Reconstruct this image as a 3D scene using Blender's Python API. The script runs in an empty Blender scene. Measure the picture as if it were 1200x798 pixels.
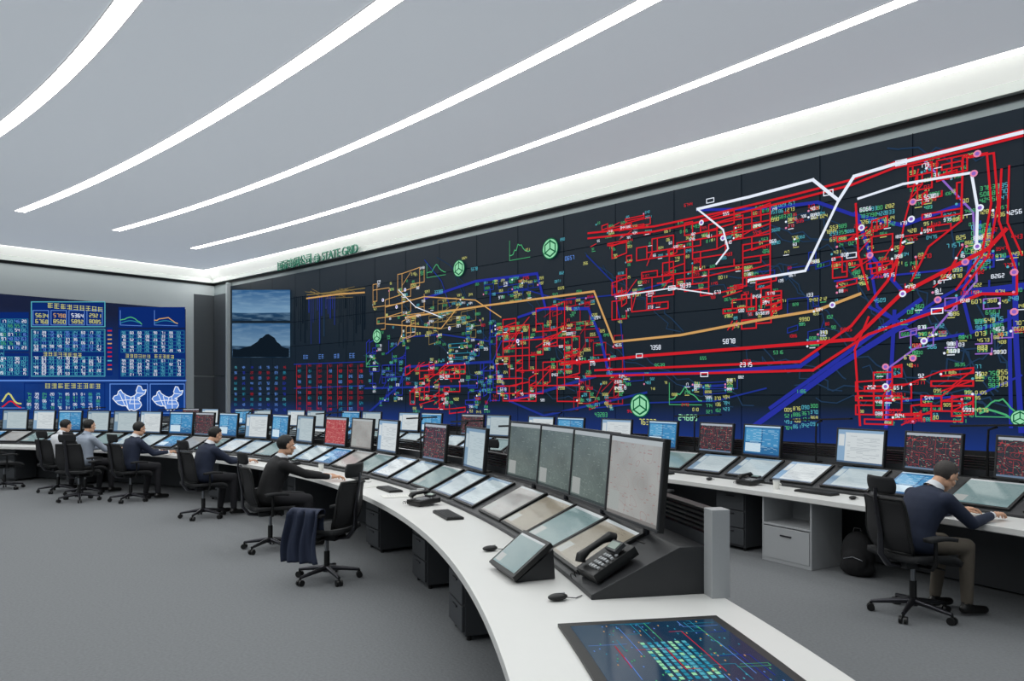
import bpy, bmesh, math, random
from mathutils import Vector, Matrix
from collections import Counter
random.seed(7)
scene = bpy.context.scene
col = scene.collection
D2R = math.pi/180
# ------------------------------------------------------------------ frames
# room frame: t runs along the big video wall (to the left), n runs toward it. World x = -t, y = n
CA, SA = math.cos(43.63*D2R), math.sin(43.63*D2R)
def TN(t, n, z=0.0): return Vector((-t, n, z))
def CF(t, n): return (-CA*t+SA*n, SA*t+CA*n)      # same point seen along the survey axis (right, forward)
def FC(X, Y, z=0.0): return Vector((CA*X-SA*Y, SA*X+CA*Y, z))
HC = 1.8
def lin(c):
    return tuple((x/12.92 if x <= .04045 else ((x+.055)/1.055)**2.4) for x in c)
# ------------------------------------------------------------------ materials
def mat(name, rgb, rough=.5, metal=0, emis=None, es=0, noise=0, nscale=40, bump=0, spec=.5):
    m = bpy.data.materials.new(name); m.use_nodes = True
    nt = m.node_tree; b = nt.nodes['Principled BSDF']
    c = lin(rgb)+(1,)
    b.inputs['Base Color'].default_value = c
    b.inputs['Roughness'].default_value = rough
    b.inputs['Metallic'].default_value = metal
    b.inputs['Specular IOR Level'].default_value = spec
    if emis is not None:
        b.inputs['Emission Color'].default_value = lin(emis)+(1,)
        b.inputs['Emission Strength'].default_value = es
    if noise or bump:
        tc = nt.nodes.new('ShaderNodeTexCoord')
        nz = nt.nodes.new('ShaderNodeTexNoise'); nz.inputs['Scale'].default_value = nscale
        nz.inputs['Detail'].default_value = 4
        nt.links.new(tc.outputs['Object'], nz.inputs['Vector'])
        if noise:
            mx = nt.nodes.new('ShaderNodeMix'); mx.data_type = 'RGBA'
            mx.inputs[6].default_value = tuple(x*(1-noise) for x in c[:3])+(1,)
            mx.inputs[7].default_value = tuple(min(1, x*(1+noise)) for x in c[:3])+(1,)
            nt.links.new(nz.outputs['Fac'], mx.inputs[0])
            nt.links.new(mx.outputs[2], b.inputs['Base Color'])
        if bump:
            bp = nt.nodes.new('ShaderNodeBump'); bp.inputs['Strength'].default_value = bump
            bp.inputs['Distance'].default_value = .01
            nt.links.new(nz.outputs['Fac'], bp.inputs['Height'])
            nt.links.new(bp.outputs['Normal'], b.inputs['Normal'])
    return m
def emat(name, rgb, s=1.0):
    m = bpy.data.materials.new(name); m.use_nodes = True
    nt = m.node_tree; nt.nodes.remove(nt.nodes['Principled BSDF'])
    e = nt.nodes.new('ShaderNodeEmission'); e.inputs[0].default_value = lin(rgb)+(1,); e.inputs[1].default_value = s
    nt.links.new(e.outputs[0], nt.nodes['Material Output'].inputs[0])
    return m
M_floor = mat('carpet', (.455,.465,.475), .95, noise=.22, nscale=45, bump=.5, spec=.1)
M_ceil = mat('glowing_ceiling', (.83,.84,.85), .75, noise=.02, nscale=1.0, spec=.2, emis=(.92,.96,1), es=.31)  # plain ceiling given its own faint glow in place of missing bounce light
M_wall = mat('wall_paint', (.68,.71,.72), .6, noise=.02, nscale=2)
M_wallpanel = mat('wall_panel_grey', (.56,.60,.61), .45, noise=.03, nscale=2)
M_fascia = mat('fascia_white', (.80,.82,.81), .5)
M_slopeglow = mat('cove_slope_glow', (.83,.84,.83), .5, emis=(.96,.97,.95), es=.55)  # sloped fascia made to glow, standing in for cove light falling on it
M_black = mat('black_plastic', (.045,.047,.05), .45, noise=.1)
M_dark = mat('dark_grey_plastic', (.16,.165,.175), .45, noise=.05)
M_dgrey = mat('graphite_panel', (.25,.26,.275), .5, noise=.05)
M_doorp = mat('door_dark', (.26,.28,.30), .5, noise=.05)
M_white = mat('desk_laminate', (.86,.86,.85), .35, noise=.015, nscale=8)
M_lgrey = mat('light_grey_laminate', (.66,.67,.68), .4, noise=.02)
M_metal = mat('metal', (.55,.56,.58), .3, metal=.9, noise=.02)
M_chrome = mat('dark_metal', (.25,.25,.27), .3, metal=.8, noise=.02)
M_mesh = mat('chair_mesh', (.10,.10,.11), .8, noise=.3, nscale=300)
M_fab = mat('chair_fabric', (.11,.115,.125), .9, noise=.2, nscale=200)
M_suitb = mat('suit_black', (.085,.085,.095), .85, noise=.15, nscale=30)
M_suitn = mat('suit_navy', (.12,.155,.24), .85, noise=.12, nscale=30)
M_shirtw = mat('shirt_white', (.85,.86,.88), .8, noise=.03, nscale=30)
M_shirtb = mat('shirt_blue_grey', (.60,.64,.70), .8, noise=.05, nscale=30)
M_trous = mat('trousers_dark', (.11,.11,.13), .85, noise=.12, nscale=30)
M_trousk = mat('trousers_khaki', (.38,.35,.31), .85, noise=.10, nscale=30)
M_shoe = mat('shoe_black', (.05,.045,.045), .35, noise=.1)
M_skin = mat('skin', (.80,.62,.51), .55, noise=.05, nscale=20)
M_lip = mat('lips', (.68,.42,.38), .5, noise=.05)
M_eye = mat('eye_white', (.9,.9,.88), .3, noise=.01)
M_iris = mat('iris', (.07,.04,.03), .2, noise=.01)
M_hair = mat('hair_black', (.05,.045,.045), .6, noise=.4, nscale=120, bump=.5)
M_hairg = mat('hair_grey', (.22,.20,.19), .6, noise=.4, nscale=120, bump=.5)
M_tie = mat('tie', (.15,.18,.35), .6, noise=.1)
M_paper = mat('paper', (.9,.9,.88), .7, noise=.02)
M_strip = mat('strip_light', (1,1,1), .5, emis=(1,1,.985), es=12.0)
M_cove = mat('cove_light', (1,1,1), .5, emis=(1,1,.98), es=6.0)
M_green = mat('sign_green', (.02,.36,.28), .4, emis=(.02,.5,.38), es=.15)
# ------------------------------------------------------------------ mesh builder
class MB:
    def __init__(s): s.v=[]; s.f=[]; s.m=[]; s.sm=[]; s.uv={}; s.mats=[]
    def mi(s, m):
        if m not in s.mats: s.mats.append(m)
        return s.mats.index(m)
    def add(s, V, F, m, M=None, smooth=False, uv=None):
        b=len(s.v); k=s.mi(m)
        for p in V:
            p=Vector(p)
            s.v.append(M@p if M is not None else p)
        for i,f in enumerate(F):
            if uv is not None: s.uv[len(s.f)]=uv
            s.f.append(tuple(b+j for j in f)); s.m.append(k); s.sm.append(smooth)
    def box(s, c, d, m, M=None):
        x,y,z=c; a,b,e=d[0]/2,d[1]/2,d[2]/2
        V=[(x+i*a,y+j*b,z+k*e) for i in(-1,1) for j in(-1,1) for k in(-1,1)]
        F=[(0,1,3,2),(4,6,7,5),(0,4,5,1),(2,3,7,6),(0,2,6,4),(1,5,7,3)]
        s.add(V,F,m,M)
    def tube(s, P, R, m, M=None, n=10, caps=True, closed=False, sc=(1,1)):
        P=[Vector(p) for p in P]
        if not hasattr(R,'__len__'): R=[R]*len(P)
        V=[];F=[]; N=len(P); ref=None
        for i,p in enumerate(P):
            if closed: d=P[(i+1)%N]-P[i-1]
            else: d=(P[min(i+1,N-1)]-P[max(i-1,0)])
            d.normalize()
            if ref is None:
                ref=Vector((0,0,1)) if abs(d.z)<.9 else Vector((0,1,0))
            a=d.cross(ref)
            if a.length<1e-4: a=d.cross(Vector((1,0,0)))
            a.normalize(); b=a.cross(d).normalized(); ref=b
            for j in range(n):
                w=2*math.pi*j/n
                V.append(p+a*math.cos(w)*R[i]*sc[0]+b*math.sin(w)*R[i]*sc[1])
        for i in range(N if closed else N-1):
            for j in range(n):
                q=(i+1)%N
                F.append((i*n+j,i*n+(j+1)%n,q*n+(j+1)%n,q*n+j))
        s.add(V,F,m,M,True)
        if caps and not closed:
            s.add(V[:n],[tuple(range(n))],m,M); s.add(V[-n:],[tuple(range(n))],m,M)
    def ell(s, c, r, m, M=None, nu=14, nv=10):
        V=[];F=[]
        for i in range(nv+1):
            a=math.pi*i/nv
            for j in range(nu):
                w=2*math.pi*j/nu
                V.append((c[0]+r[0]*math.sin(a)*math.cos(w), c[1]+r[1]*math.sin(a)*math.sin(w), c[2]+r[2]*math.cos(a)))
        for i in range(nv):
            for j in range(nu):
                F.append((i*nu+j,i*nu+(j+1)%nu,(i+1)*nu+(j+1)%nu,(i+1)*nu+j))
        s.add(V,F,m,M,True)
    def shell(s, fn, nu, nv, th, m, M=None):
        P=[[Vector(fn(i/nu,j/nv)) for j in range(nv+1)] for i in range(nu+1)]
        V=[];F=[]
        Nn=[]
        for i in range(nu+1):
            for j in range(nv+1):
                du=P[min(i+1,nu)][j]-P[max(i-1,0)][j]; dv=P[i][min(j+1,nv)]-P[i][max(j-1,0)]
                nn=du.cross(dv); nn.normalize(); Nn.append(nn)
        for k in (0,1):
            q=0
            for i in range(nu+1):
                for j in range(nv+1):
                    V.append(P[i][j]+Nn[q]*th*(k-.5)); q+=1
        W=nv+1; O=(nu+1)*W
        for i in range(nu):
            for j in range(nv):
                a=(i*W+j,(i+1)*W+j,(i+1)*W+j+1,i*W+j+1)
                F.append(a); F.append(tuple(O+x for x in a[::-1]))
        for i in range(nu):
            for j in (0,nv): F.append((i*W+j,(i+1)*W+j,O+(i+1)*W+j,O+i*W+j))
        for j in range(nv):
            for i in (0,nu): F.append((i*W+j,i*W+j+1,O+i*W+j+1,O+i*W+j))
        s.add(V,F,m,M,True)
    def mesh(s, name, recalc=True):
        me=bpy.data.meshes.new(name)
        me.from_pydata([tuple(p) for p in s.v],[],s.f)
        for m in s.mats: me.materials.append(m)
        me.polygons.foreach_set('material_index', s.m)
        me.polygons.foreach_set('use_smooth', s.sm)
        if s.uv:
            uvl=me.uv_layers.new(name='UVMap')
            for fi,uv in s.uv.items():
                p=me.polygons[fi]
                for k,li in enumerate(p.loop_indices): uvl.data[li].uv=uv[k]
        if recalc:
            bm=bmesh.new(); bm.from_mesh(me); bmesh.ops.recalc_face_normals(bm, faces=bm.faces[:]); bm.to_mesh(me); bm.free()
        me.update()
        return me
    def obj(s, name, bevel=0, recalc=True):
        o=bpy.data.objects.new(name, s.mesh(name,recalc)); col.objects.link(o)
        if bevel:
            b=o.modifiers.new('bevel','BEVEL'); b.width=bevel; b.segments=2; b.limit_method='ANGLE'; b.angle_limit=.7
        return o
def inst(name, me, loc, rz=0, sc=1, bevel=0):
    o=bpy.data.objects.new(name, me); col.objects.link(o)
    o.location=loc; o.rotation_euler=(0,0,rz); o.scale=(sc,sc,sc)
    if bevel:
        b=o.modifiers.new('bevel','BEVEL'); b.width=bevel; b.segments=2; b.limit_method='ANGLE'; b.angle_limit=.7
    return o
# ------------------------------------------------------------------ arcs of the two console rows
ARC_A=(10.86,-9.10,14.24)
ARC_B=(10.86,-20.5,29.0)
def apos(arc, r, ph, z=0):
    R=arc[2]+r; return TN(arc[0]+R*math.sin(ph*D2R), arc[1]+R*math.cos(ph*D2R), z)
def arot(ph):
    o=TN(math.sin(ph*D2R), math.cos(ph*D2R)); return math.atan2(-o.x,o.y)
def amat(arc,r,ph,z=0): return Matrix.Translation(apos(arc,r,ph,z)) @ Matrix.Rotation(arot(ph),4,'Z')
def phB(t): return math.asin((t-10.86)/29.6)/D2R
def sweep(mb, arc, prof, p0, p1, n, m):
    V=[];F=[];k=len(prof)
    for i in range(n+1):
        ph=p0+(p1-p0)*i/n
        for r,z in prof: V.append(apos(arc,r,ph,z))
    for i in range(n):
        for j in range(k): F.append((i*k+j,i*k+(j+1)%k,(i+1)*k+(j+1)%k,(i+1)*k+j))
    F.append(tuple(range(k))); F.append(tuple(n*k+j for j in range(k)))
    mb.add(V,F,m)
def rect(r0,r1,z0,z1): return [(r0,z0),(r1,z0),(r1,z1),(r0,z1)]
# ------------------------------------------------------------------ room shell
def wn(t): return 12.94+.36*(1-((t-14.65)/12.75)**2)
TL=28.8; TR=-7.0; NF=-11.0; ZC=6.6
def ribbon(mb, t0,t1,n, f0, f1, m):
    V=[];F=[]
    for i in range(n+1):
        t=t0+(t1-t0)*i/n
        a=f0(t); b=f1(t)
        V+= [TN(t,a[0],a[1]),TN(t,b[0],b[1])]
    for i in range(n): F.append((2*i,2*i+1,2*i+3,2*i+2))
    mb.add(V,F,m)
mb=MB(); mb.box((-(TR+TL)/2,(NF+13.6)/2,-.05),(TL-TR,13.6-NF,.1),M_floor); mb.obj('floor')
CE=.80
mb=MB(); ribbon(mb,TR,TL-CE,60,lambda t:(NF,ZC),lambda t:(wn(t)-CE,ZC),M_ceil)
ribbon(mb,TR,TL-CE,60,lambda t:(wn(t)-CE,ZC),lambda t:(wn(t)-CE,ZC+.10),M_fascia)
V=[TN(TL-CE,NF,ZC),TN(TL-CE,NF,ZC+.1),TN(TL-CE,wn(TL-CE)-CE,ZC+.1),TN(TL-CE,wn(TL-CE)-CE,ZC)]
mb.add(V,[(0,1,2,3)],M_fascia)
mb.add([TN(TR,NF,ZC+.14),TN(TL+.3,NF,ZC+.14),TN(TL+.3,13.6,ZC+.14),TN(TR,13.6,ZC+.14)],[(0,1,2,3)],M_fascia)
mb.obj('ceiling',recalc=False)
mb=MB(); ribbon(mb,TR,TL,60,lambda t:(wn(t),0),lambda t:(wn(t),6.72),M_wallpanel); ribbon(mb,TR,TL,60,lambda t:(wn(t)+.15,0),lambda t:(wn(t)+.15,6.72),M_wallpanel); mb.obj('wall_back',recalc=False)
mb=MB(); mb.box((-(TL+.1),(NF+12.9)/2,3.36),(.2,12.9-NF,6.72),M_wall); mb.obj('wall_left')
mb=MB(); mb.box((-(TR-.1),(NF+13.6)/2,3.36),(.2,13.6-NF,6.74),M_wall); mb.obj('wall_right')
mb=MB(); mb.box((-(TR+TL)/2,NF-.1,3.36),(TL-TR,.2,6.74),M_wall); mb.obj('wall_front')
# fascia + reveal + cove lights (big wall then left wall)
mb=MB()
A=lambda o,z:(lambda t:(wn(t)-o,z))
ribbon(mb,TR,TL,60,A(.14,6.24),A(.14,6.40),M_fascia)
ribbon(mb,TR,TL,60,A(.14,6.40),A(.46,6.65),M_slopeglow)
ribbon(mb,TR,TL,60,A(.14,6.24),A(.0,6.24),M_fascia)
def rib2(mb,o0,z0,o1,z1,m,n0=NF,n1=12.90): mb.add([TN(TL-o0,n0,z0),TN(TL-o0,n1,z0),TN(TL-o1,n1,z1),TN(TL-o1,n0,z1)],[(0,1,2,3)],m)
rib2(mb,.14,6.24,.14,6.40,M_fascia); rib2(mb,.14,6.40,.46,6.65,M_slopeglow); rib2(mb,.14,6.24,0,6.24,M_fascia)
mb.obj('trim_1',recalc=False)
mb=MB(); ribbon(mb,TR,TL,60,A(.02,6.15),A(.02,6.24),M_black); rib2(mb,.02,6.15,.02,6.24,M_black); mb.obj('trim_2',recalc=False)
mb=MB(); ribbon(mb,TR,TL-.4,60,A(CE-.03,ZC+.05),A(.47,ZC+.05),M_cove); rib2(mb,CE-.03,ZC+.05,.47,ZC+.05,M_cove,NF,12.5); mb.obj('cove_light_strip',recalc=False)
def lag(P):
    def f(t):
        r=0
        for i,(a,b) in enumerate(P):
            q=b
            for j,(c,d) in enumerate(P):
                if i!=j: q*=(t-c)/(a-c)
            r+=q
        return r
    return f
strips=[(lag([(24.07,10.03),(9.9,10.40),(2.63,9.69)]),-4,24.07,.10),
 (lag([(23.06,7.37),(10.9,8.0),(4.9,7.54)]),-3,23.06,.105),
 (lag([(22.5,4.86),(12.75,5.52),(7.18,5.36)]),-1,22.5,.115),
 (lag([(20,2.62),(12.2,3.24),(6,2.85)]),-1,20.5,.12),
 (lag([(20,.4),(12.2,1.0),(6,.7)]),-1,20.0,.12),
 (lag([(20,-2.0),(12.2,-1.3),(6,-1.6)]),0,20,.12),
 (lag([(20,-4.4),(12.2,-3.6),(6,-4)]),0,20,.12),
 (lag([(20,-7),(12.2,-6.2),(6,-6.6)]),0,20,.12)]
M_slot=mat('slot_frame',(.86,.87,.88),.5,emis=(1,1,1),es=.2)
for f,a,b,w in strips:
    mb=MB()
    ribbon(mb,a,b,50,lambda t:(f(t)-w,ZC-.006),lambda t:(f(t)+w,ZC-.006),M_strip)
    for sg in (-1,1):
        ribbon(mb,a,b,50,lambda t:(f(t)+sg*w,ZC-.012),lambda t:(f(t)+sg*(w+.02),ZC-.012),M_slot)
        ribbon(mb,a,b,50,lambda t:(f(t)+sg*w,ZC-.012),lambda t:(f(t)+sg*w,ZC),M_slot)
        ribbon(mb,a,b,50,lambda t:(f(t)+sg*(w+.02),ZC-.012),lambda t:(f(t)+sg*(w+.02),ZC),M_slot)
    mb.obj('ceiling_light',recalc=False)
# ------------------------------------------------------------------ video walls
def screen_shader(name, base, low, lowstart=.0, lowend=.25):
    m=bpy.data.materials.new(name); m.use_nodes=True; nt=m.node_tree; b=nt.nodes['Principled BSDF']
    b.inputs['Base Color'].default_value=(.006,.007,.009,1); b.inputs['Roughness'].default_value=.4
    b.inputs['Specular IOR Level'].default_value=.15
    uv=nt.nodes.new('ShaderNodeUVMap'); sp=nt.nodes.new('ShaderNodeSeparateXYZ'); nt.links.new(uv.outputs[0],sp.inputs[0])
    mr=nt.nodes.new('ShaderNodeMapRange'); mr.inputs[1].default_value=lowstart; mr.inputs[2].default_value=lowend; mr.inputs[3].default_value=1; mr.inputs[4].default_value=0
    nt.links.new(sp.outputs[1],mr.inputs[0])
    nz=nt.nodes.new('ShaderNodeTexNoise'); nz.inputs['Scale'].default_value=5; nt.links.new(uv.outputs[0],nz.inputs[0])
    mx=nt.nodes.new('ShaderNodeMix'); mx.data_type='RGBA'
    mx.inputs[6].default_value=lin(base)+(1,); mx.inputs[7].default_value=lin(low)+(1,)
    mu=nt.nodes.new('ShaderNodeMath'); mu.operation='MULTIPLY'; nt.links.new(mr.outputs[0],mu.inputs[0])
    ad=nt.nodes.new('ShaderNodeMath'); ad.operation='MULTIPLY_ADD'; ad.inputs[1].default_value=1.2; ad.inputs[2].default_value=.3
    nt.links.new(nz.outputs['Fac'],ad.inputs[0]); nt.links.new(ad.outputs[0],mu.inputs[1]); mu.use_clamp=True
    nt.links.new(mu.outputs[0],mx.inputs[0]); nt.links.new(mx.outputs[2],b.inputs['Emission Color'])
    b.inputs['Emission Strength'].default_value=1
    return m
M_vw=screen_shader('video_wall_screen',(.05,.10,.14),(.07,.18,.46),.0,.13)
M_vl=screen_shader('video_wall_left_screen',(.02,.07,.20),(.02,.20,.48),.2,.9)
def feed_shader(name, lowc, midc, topc, cloud, hz):
    """camera feed: darker foreground below the horizon hz, graded sky with soft cloud above"""
    m=bpy.data.materials.new(name); m.use_nodes=True; nt=m.node_tree; L=nt.links.new
    nt.nodes.remove(nt.nodes['Principled BSDF']); e=nt.nodes.new('ShaderNodeEmission'); L(e.outputs[0],nt.nodes['Material Output'].inputs[0])
    uv=nt.nodes.new('ShaderNodeUVMap'); sp=nt.nodes.new('ShaderNodeSeparateXYZ'); L(uv.outputs[0],sp.inputs[0])
    r=nt.nodes.new('ShaderNodeValToRGB'); L(sp.outputs[1],r.inputs[0]); cr=r.color_ramp
    cr.elements[0].position=0; cr.elements[0].color=lin(lowc)+(1,)
    x=cr.elements.new(hz); x.color=lin(tuple(c*1.25 for c in lowc))+(1,)
    x=cr.elements.new(hz+.03); x.color=lin(midc)+(1,)
    cr.elements[-1].position=1; cr.elements[-1].color=lin(topc)+(1,)
    mp=nt.nodes.new('ShaderNodeMapping'); mp.inputs['Scale'].default_value=(1.6,4.5,1); L(uv.outputs[0],mp.inputs[0])
    nz=nt.nodes.new('ShaderNodeTexNoise'); nz.inputs['Scale'].default_value=2.2; nz.inputs['Detail'].default_value=5; L(mp.outputs[0],nz.inputs[0])
    mr=nt.nodes.new('ShaderNodeMapRange'); mr.inputs[1].default_value=.45; mr.inputs[2].default_value=.8; mr.inputs[4].default_value=.75; L(nz.outputs['Fac'],mr.inputs[0])
    mx=nt.nodes.new('ShaderNodeMix'); mx.data_type='RGBA'; L(mr.outputs[0],mx.inputs[0]); L(r.outputs[0],mx.inputs[6]); mx.inputs[7].default_value=lin(cloud)+(1,)
    L(mx.outputs[2],e.inputs[0]); return m
M_feed1=feed_shader('sea_camera_feed',(.10,.20,.30),(.44,.58,.70),(.16,.34,.52),(.50,.63,.73),.25)
M_feed2=feed_shader('headland_camera_feed',(.09,.17,.25),(.42,.55,.66),(.20,.36,.52),(.46,.58,.68),.33)
ZB,ZT=.94,6.01; VT0,VT1=-6.0,27.4
# artwork survey: rectifies measurements of the displayed picture to wall metres
def wall_pt(u,v):
    k=(u-600)/850; lo,hi=-6.5,28.5
    for _ in range(40):
        t=(lo+hi)/2; p=CF(t,wn(t))
        if p[0]/p[1]>k: lo=t
        else: hi=t
    return (-t, HC+(462-v)*CF(t,wn(t))[1]/850)
def left_pt(u,v):
    k=(u-600)/850; n=(CA*TL+SA*TL*k)/(SA-CA*k)
    return (n, HC+(462-v)*CF(TL,n)[1]/850)
PAL=dict(white=((.90,.93,.98),1.0),pink=((.92,.55,.70),.9),orange=((.88,.68,.42),.8),red=((.80,.13,.17),1.0),yellow=((.86,.86,.50),.8),
 green=((.35,.78,.52),.7),cyan=((.38,.76,.84),.75),lgreen=((.62,.90,.72),.85),purple=((.58,.42,.80),.9),lblue=((.40,.58,.90),.85),
 blue=((.17,.21,.66),.85),dblue=((.13,.20,.54),.95),teal=((.18,.55,.66),.9),mred=((.62,.12,.17),.95),brown=((.56,.48,.30),.8),dgreen=((.03,.38,.24),.9),
 rock=((.06,.10,.14),1),tableblue=((.05,.16,.42),1),grey=((.15,.24,.35),.85),seam=((.03,.045,.07),1))
EM={k:emat('pixel_'+k,c,s) for k,(c,s) in PAL.items()}
PK=list(PAL)
SEG={'0':'abcdef','1':'bc','2':'abged','3':'abgcd','4':'fgbc','5':'afgcd','6':'afgedc','7':'abc','8':'abcdefg','9':'abcdfg'}
SG=dict(a=(0,1,1,1),b=(1,.5,1,1),c=(1,0,1,.5),d=(0,0,1,0),e=(0,0,0,.5),f=(0,.5,0,1),g=(0,.5,1,.5))
class Art:
    def __init__(s,M,step=.6): s.M=M; s.mb=MB(); s.step=step
    def off(s,c): return .010+.0012*(len(PK)-PK.index(c))
    def quad(s,a,b,c,d,colr,off=None):
        o=s.off(colr) if off is None else off
        s.mb.add([s.M(p[0],p[1],o) for p in (a,b,c,d)],[(0,1,2,3)],EM[colr])
    def fill(s,x0,y0,x1,y1,c,off=None):
        n=max(1,int(abs(x1-x0)/s.step))
        for i in range(n):
            a=x0+(x1-x0)*i/n; b=x0+(x1-x0)*(i+1)/n
            s.quad((a,y0),(b,y0),(b,y1),(a,y1),c,off)
    def line(s,P,w,c,off=None):
        for i in range(len(P)-1):
            a=Vector(P[i]); b=Vector(P[i+1]); L=(b-a).length
            if L<1e-5: continue
            d=(b-a)/L; nn=Vector((-d.y,d.x))*w/2
            a2=a-d*w*.4; b2=b+d*w*.4
            n=max(1,int(L/s.step))
            for j in range(n):
                p=a2+(b2-a2)*j/n; q=a2+(b2-a2)*(j+1)/n
                s.quad(p-nn,q-nn,q+nn,p+nn,c,off)
    def rect(s,x0,y0,x1,y1,w,c): s.line([(x0,y0),(x1,y0),(x1,y1),(x0,y1),(x0,y0)],w,c)
    def disc(s,x,y,r,c,n=12,rot=0,off=None):
        o=s.off(c) if off is None else off
        V=[s.M(x+r*math.cos(2*math.pi*i/n+rot),y+r*math.sin(2*math.pi*i/n+rot),o) for i in range(n)]
        s.mb.add(V,[tuple(range(n))],EM[c])
    def poly(s,P,c,off=None):
        o=s.off(c) if off is None else off
        s.mb.add([s.M(x,y,o) for x,y in P],[tuple(range(len(P)))],EM[c])
    def label(s,x,y,h,c,n=4):
        for i in range(n):
            ch=random.choice('0123456789'); x0=x+i*h*.82; w=h*.5
            for g in SEG[ch]:
                a=SG[g]; th=h*.16
                X0,Y0,X1,Y1=x0+a[0]*w,y+a[1]*h,x0+a[2]*w,y+a[3]*h
                if abs(X0-X1)<1e-6: s.quad((X0-th/2,Y0),(X0+th/2,Y0),(X0+th/2,Y1),(X0-th/2,Y1),c)
                else: s.quad((X0,Y0-th/2),(X1,Y0-th/2),(X1,Y0+th/2),(X0,Y0+th/2),c)
    def hanzi(s,x,y,h,c,n=4):
        for i in range(n):
            x0=x+i*h*1.15; th=h*.10
            for k in range(3):
                yy=y+h*(.08,.5,.92)[k]+h*random.uniform(-.08,.08); s.quad((x0,yy-th/2),(x0+h*.9,yy-th/2),(x0+h*.9,yy+th/2),(x0,yy+th/2),c)
            for k in range(2):
                xx=x0+h*random.choice((.15,.45,.75)); s.quad((xx-th/2,y),(xx+th/2,y),(xx+th/2,y+h),(xx-th/2,y+h),c)
mb=MB(); N=60
for i in range(N):
    t0=VT1+(VT0-VT1)*i/N; t1=VT1+(VT0-VT1)*(i+1)/N
    V=[TN(t0,wn(t0)-.06,ZB),TN(t1,wn(t1)-.06,ZB),TN(t1,wn(t1)-.06,ZT),TN(t0,wn(t0)-.06,ZT)]
    mb.add(V,[(0,1,2,3)],M_vw,uv=[(i/N,0),((i+1)/N,0),((i+1)/N,1),(i/N,1)])
ribbon(mb,VT0,VT1,60,A(.06,ZT),A(.0,ZT),M_black); ribbon(mb,VT0,VT1,60,A(.06,ZB),A(.0,ZB),M_black)
mb.add([TN(VT1,wn(VT1)-.06,ZB),TN(VT1,wn(VT1),ZB),TN(VT1,wn(VT1),ZT),TN(VT1,wn(VT1)-.06,ZT)],[(0,1,2,3)],M_black)
vw=mb.obj('video_wall',recalc=False)
mb=MB(); ribbon(mb,VT0,VT1,60,A(.10,0),A(.10,ZB),M_black); ribbon(mb,VT0,VT1,60,A(.10,ZB),A(.0,ZB),M_dark); mb.obj('trim_3',recalc=False)
BW=Art(lambda s,z,o: TN(-s,wn(-s)-.06-o,z))
W=wall_pt
def wl(P,w,c,off=None): BW.line([W(*p) for p in P],w,c,off)
def wlab(u,v,h,c,n=4): x,y=W(u,v); BW.label(x,y,h,c,n)
for k in range(1,6):
    z=ZB+(ZT-ZB)*k/6; BW.line([(-VT1+.05,z),(-VT0,z)],.012,'seam')
x=-VT1
while x<-VT0: BW.line([(x,ZB),(x,ZT)],.012,'seam'); x+=1.5
def wander(u,v,du,dv,n,amp):
    P=[]
    for i in range(n): P.append((u+du*i/n+random.uniform(-amp,amp), v+dv*i/n+random.uniform(-amp,amp)))
    return P
for (u,v,du,dv,n,a) in [(430,420,120,60,14,5),(520,300,80,150,16,6),(560,440,160,20,12,5),(690,300,120,90,14,6),(700,400,200,80,18,6),(860,400,150,50,14,7),(900,300,120,120,16,7),
   (960,240,80,160,16,7),(1040,180,140,-10,12,6),(1000,420,190,60,16,8),(1060,330,120,140,16,8),(1110,260,80,200,16,7),(800,330,150,-20,12,6),(870,260,150,30,12,6),(610,330,70,140,14,5),(470,350,110,110,14,5),(1090,440,100,-60,12,6),(940,450,240,30,14,7)]:
    wl(wander(u,v,du,dv,n,a),.024,'grey'); wl(wander(u+15,v+12,du*.8,dv*.9,n,a),.02,'grey')
# main routes
for dv in (0,6): wl([(1199,155+dv),(1140,170+dv),(1050,192+dv),(1000,212+dv),(930,230+dv),(850,249+dv),(770,266+dv),(692,274+dv)],.04,'red')
wl([(660,427),(760,417),(930,404),(1003,398),(1058,345),(1160,292),(1180,270)],.06,'red')
wl([(700,434),(940,424),(1000,382),(1042,330),(1060,290)],.045,'red')
wl([(690,441),(955,434),(1020,392),(1100,365),(1152,345),(1192,345)],.045,'red')
for o_ in (0,8): wl([(1130+o_,186),(1158+o_,181),(1163+o_,240),(1152+o_,300),(1122+o_,340)],.03,'red')
wl([(1175,200),(1172,260),(1193,320),(1193,345)],.03,'red'); wl([(1184,196),(1182,262),(1199,300)],.025,'red')
wl([(1005,240),(1008,300),(1020,340)],.035,'red'); wl([(1020,372),(1004,410),(1010,498)],.035,'red')
wl([(1130,186),(1128,260),(1090,290),(1070,330)],.03,'red'); wl([(1078,200),(1062,260),(1050,330)],.025,'red')
wl([(885,500),(985,428),(1075,372),(1150,342),(1199,336)],.10,'blue')
wl([(905,478),(1000,410),(1080,352)],.07,'blue')
wl([(1190,300),(1192,400),(1198,505)],.07,'blue'); wl([(1184,365),(1186,500)],.05,'blue')
wl([(715,439),(820,437),(940,429),(960,415)],.07,'blue')
wl([(430,487),(470,452),(478,430),(580,424),(600,470),(700,441)],.07,'dblue')
wl([(500,350),(560,330),(632,321),(642,362),(692,362),(706,395),(716,438)],.07,'blue')
wl([(610,372),(640,362)],.06,'blue'); wl([(577,338),(577,470)],.045,'dblue'); wl([(600,470),(640,487),(760,460)],.05,'dblue')
wl([(905,245),(960,238),(1000,252),(1060,265),(1130,240)],.06,'blue'); wl([(1050,365),(1046,440),(1040,500)],.06,'blue')
wl([(1062,345),(1022,300),(1005,250)],.06,'blue'); wl([(430,455),(560,452)],.06,'dblue'); wl([(820,247),(900,245)],.05,'blue')
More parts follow.
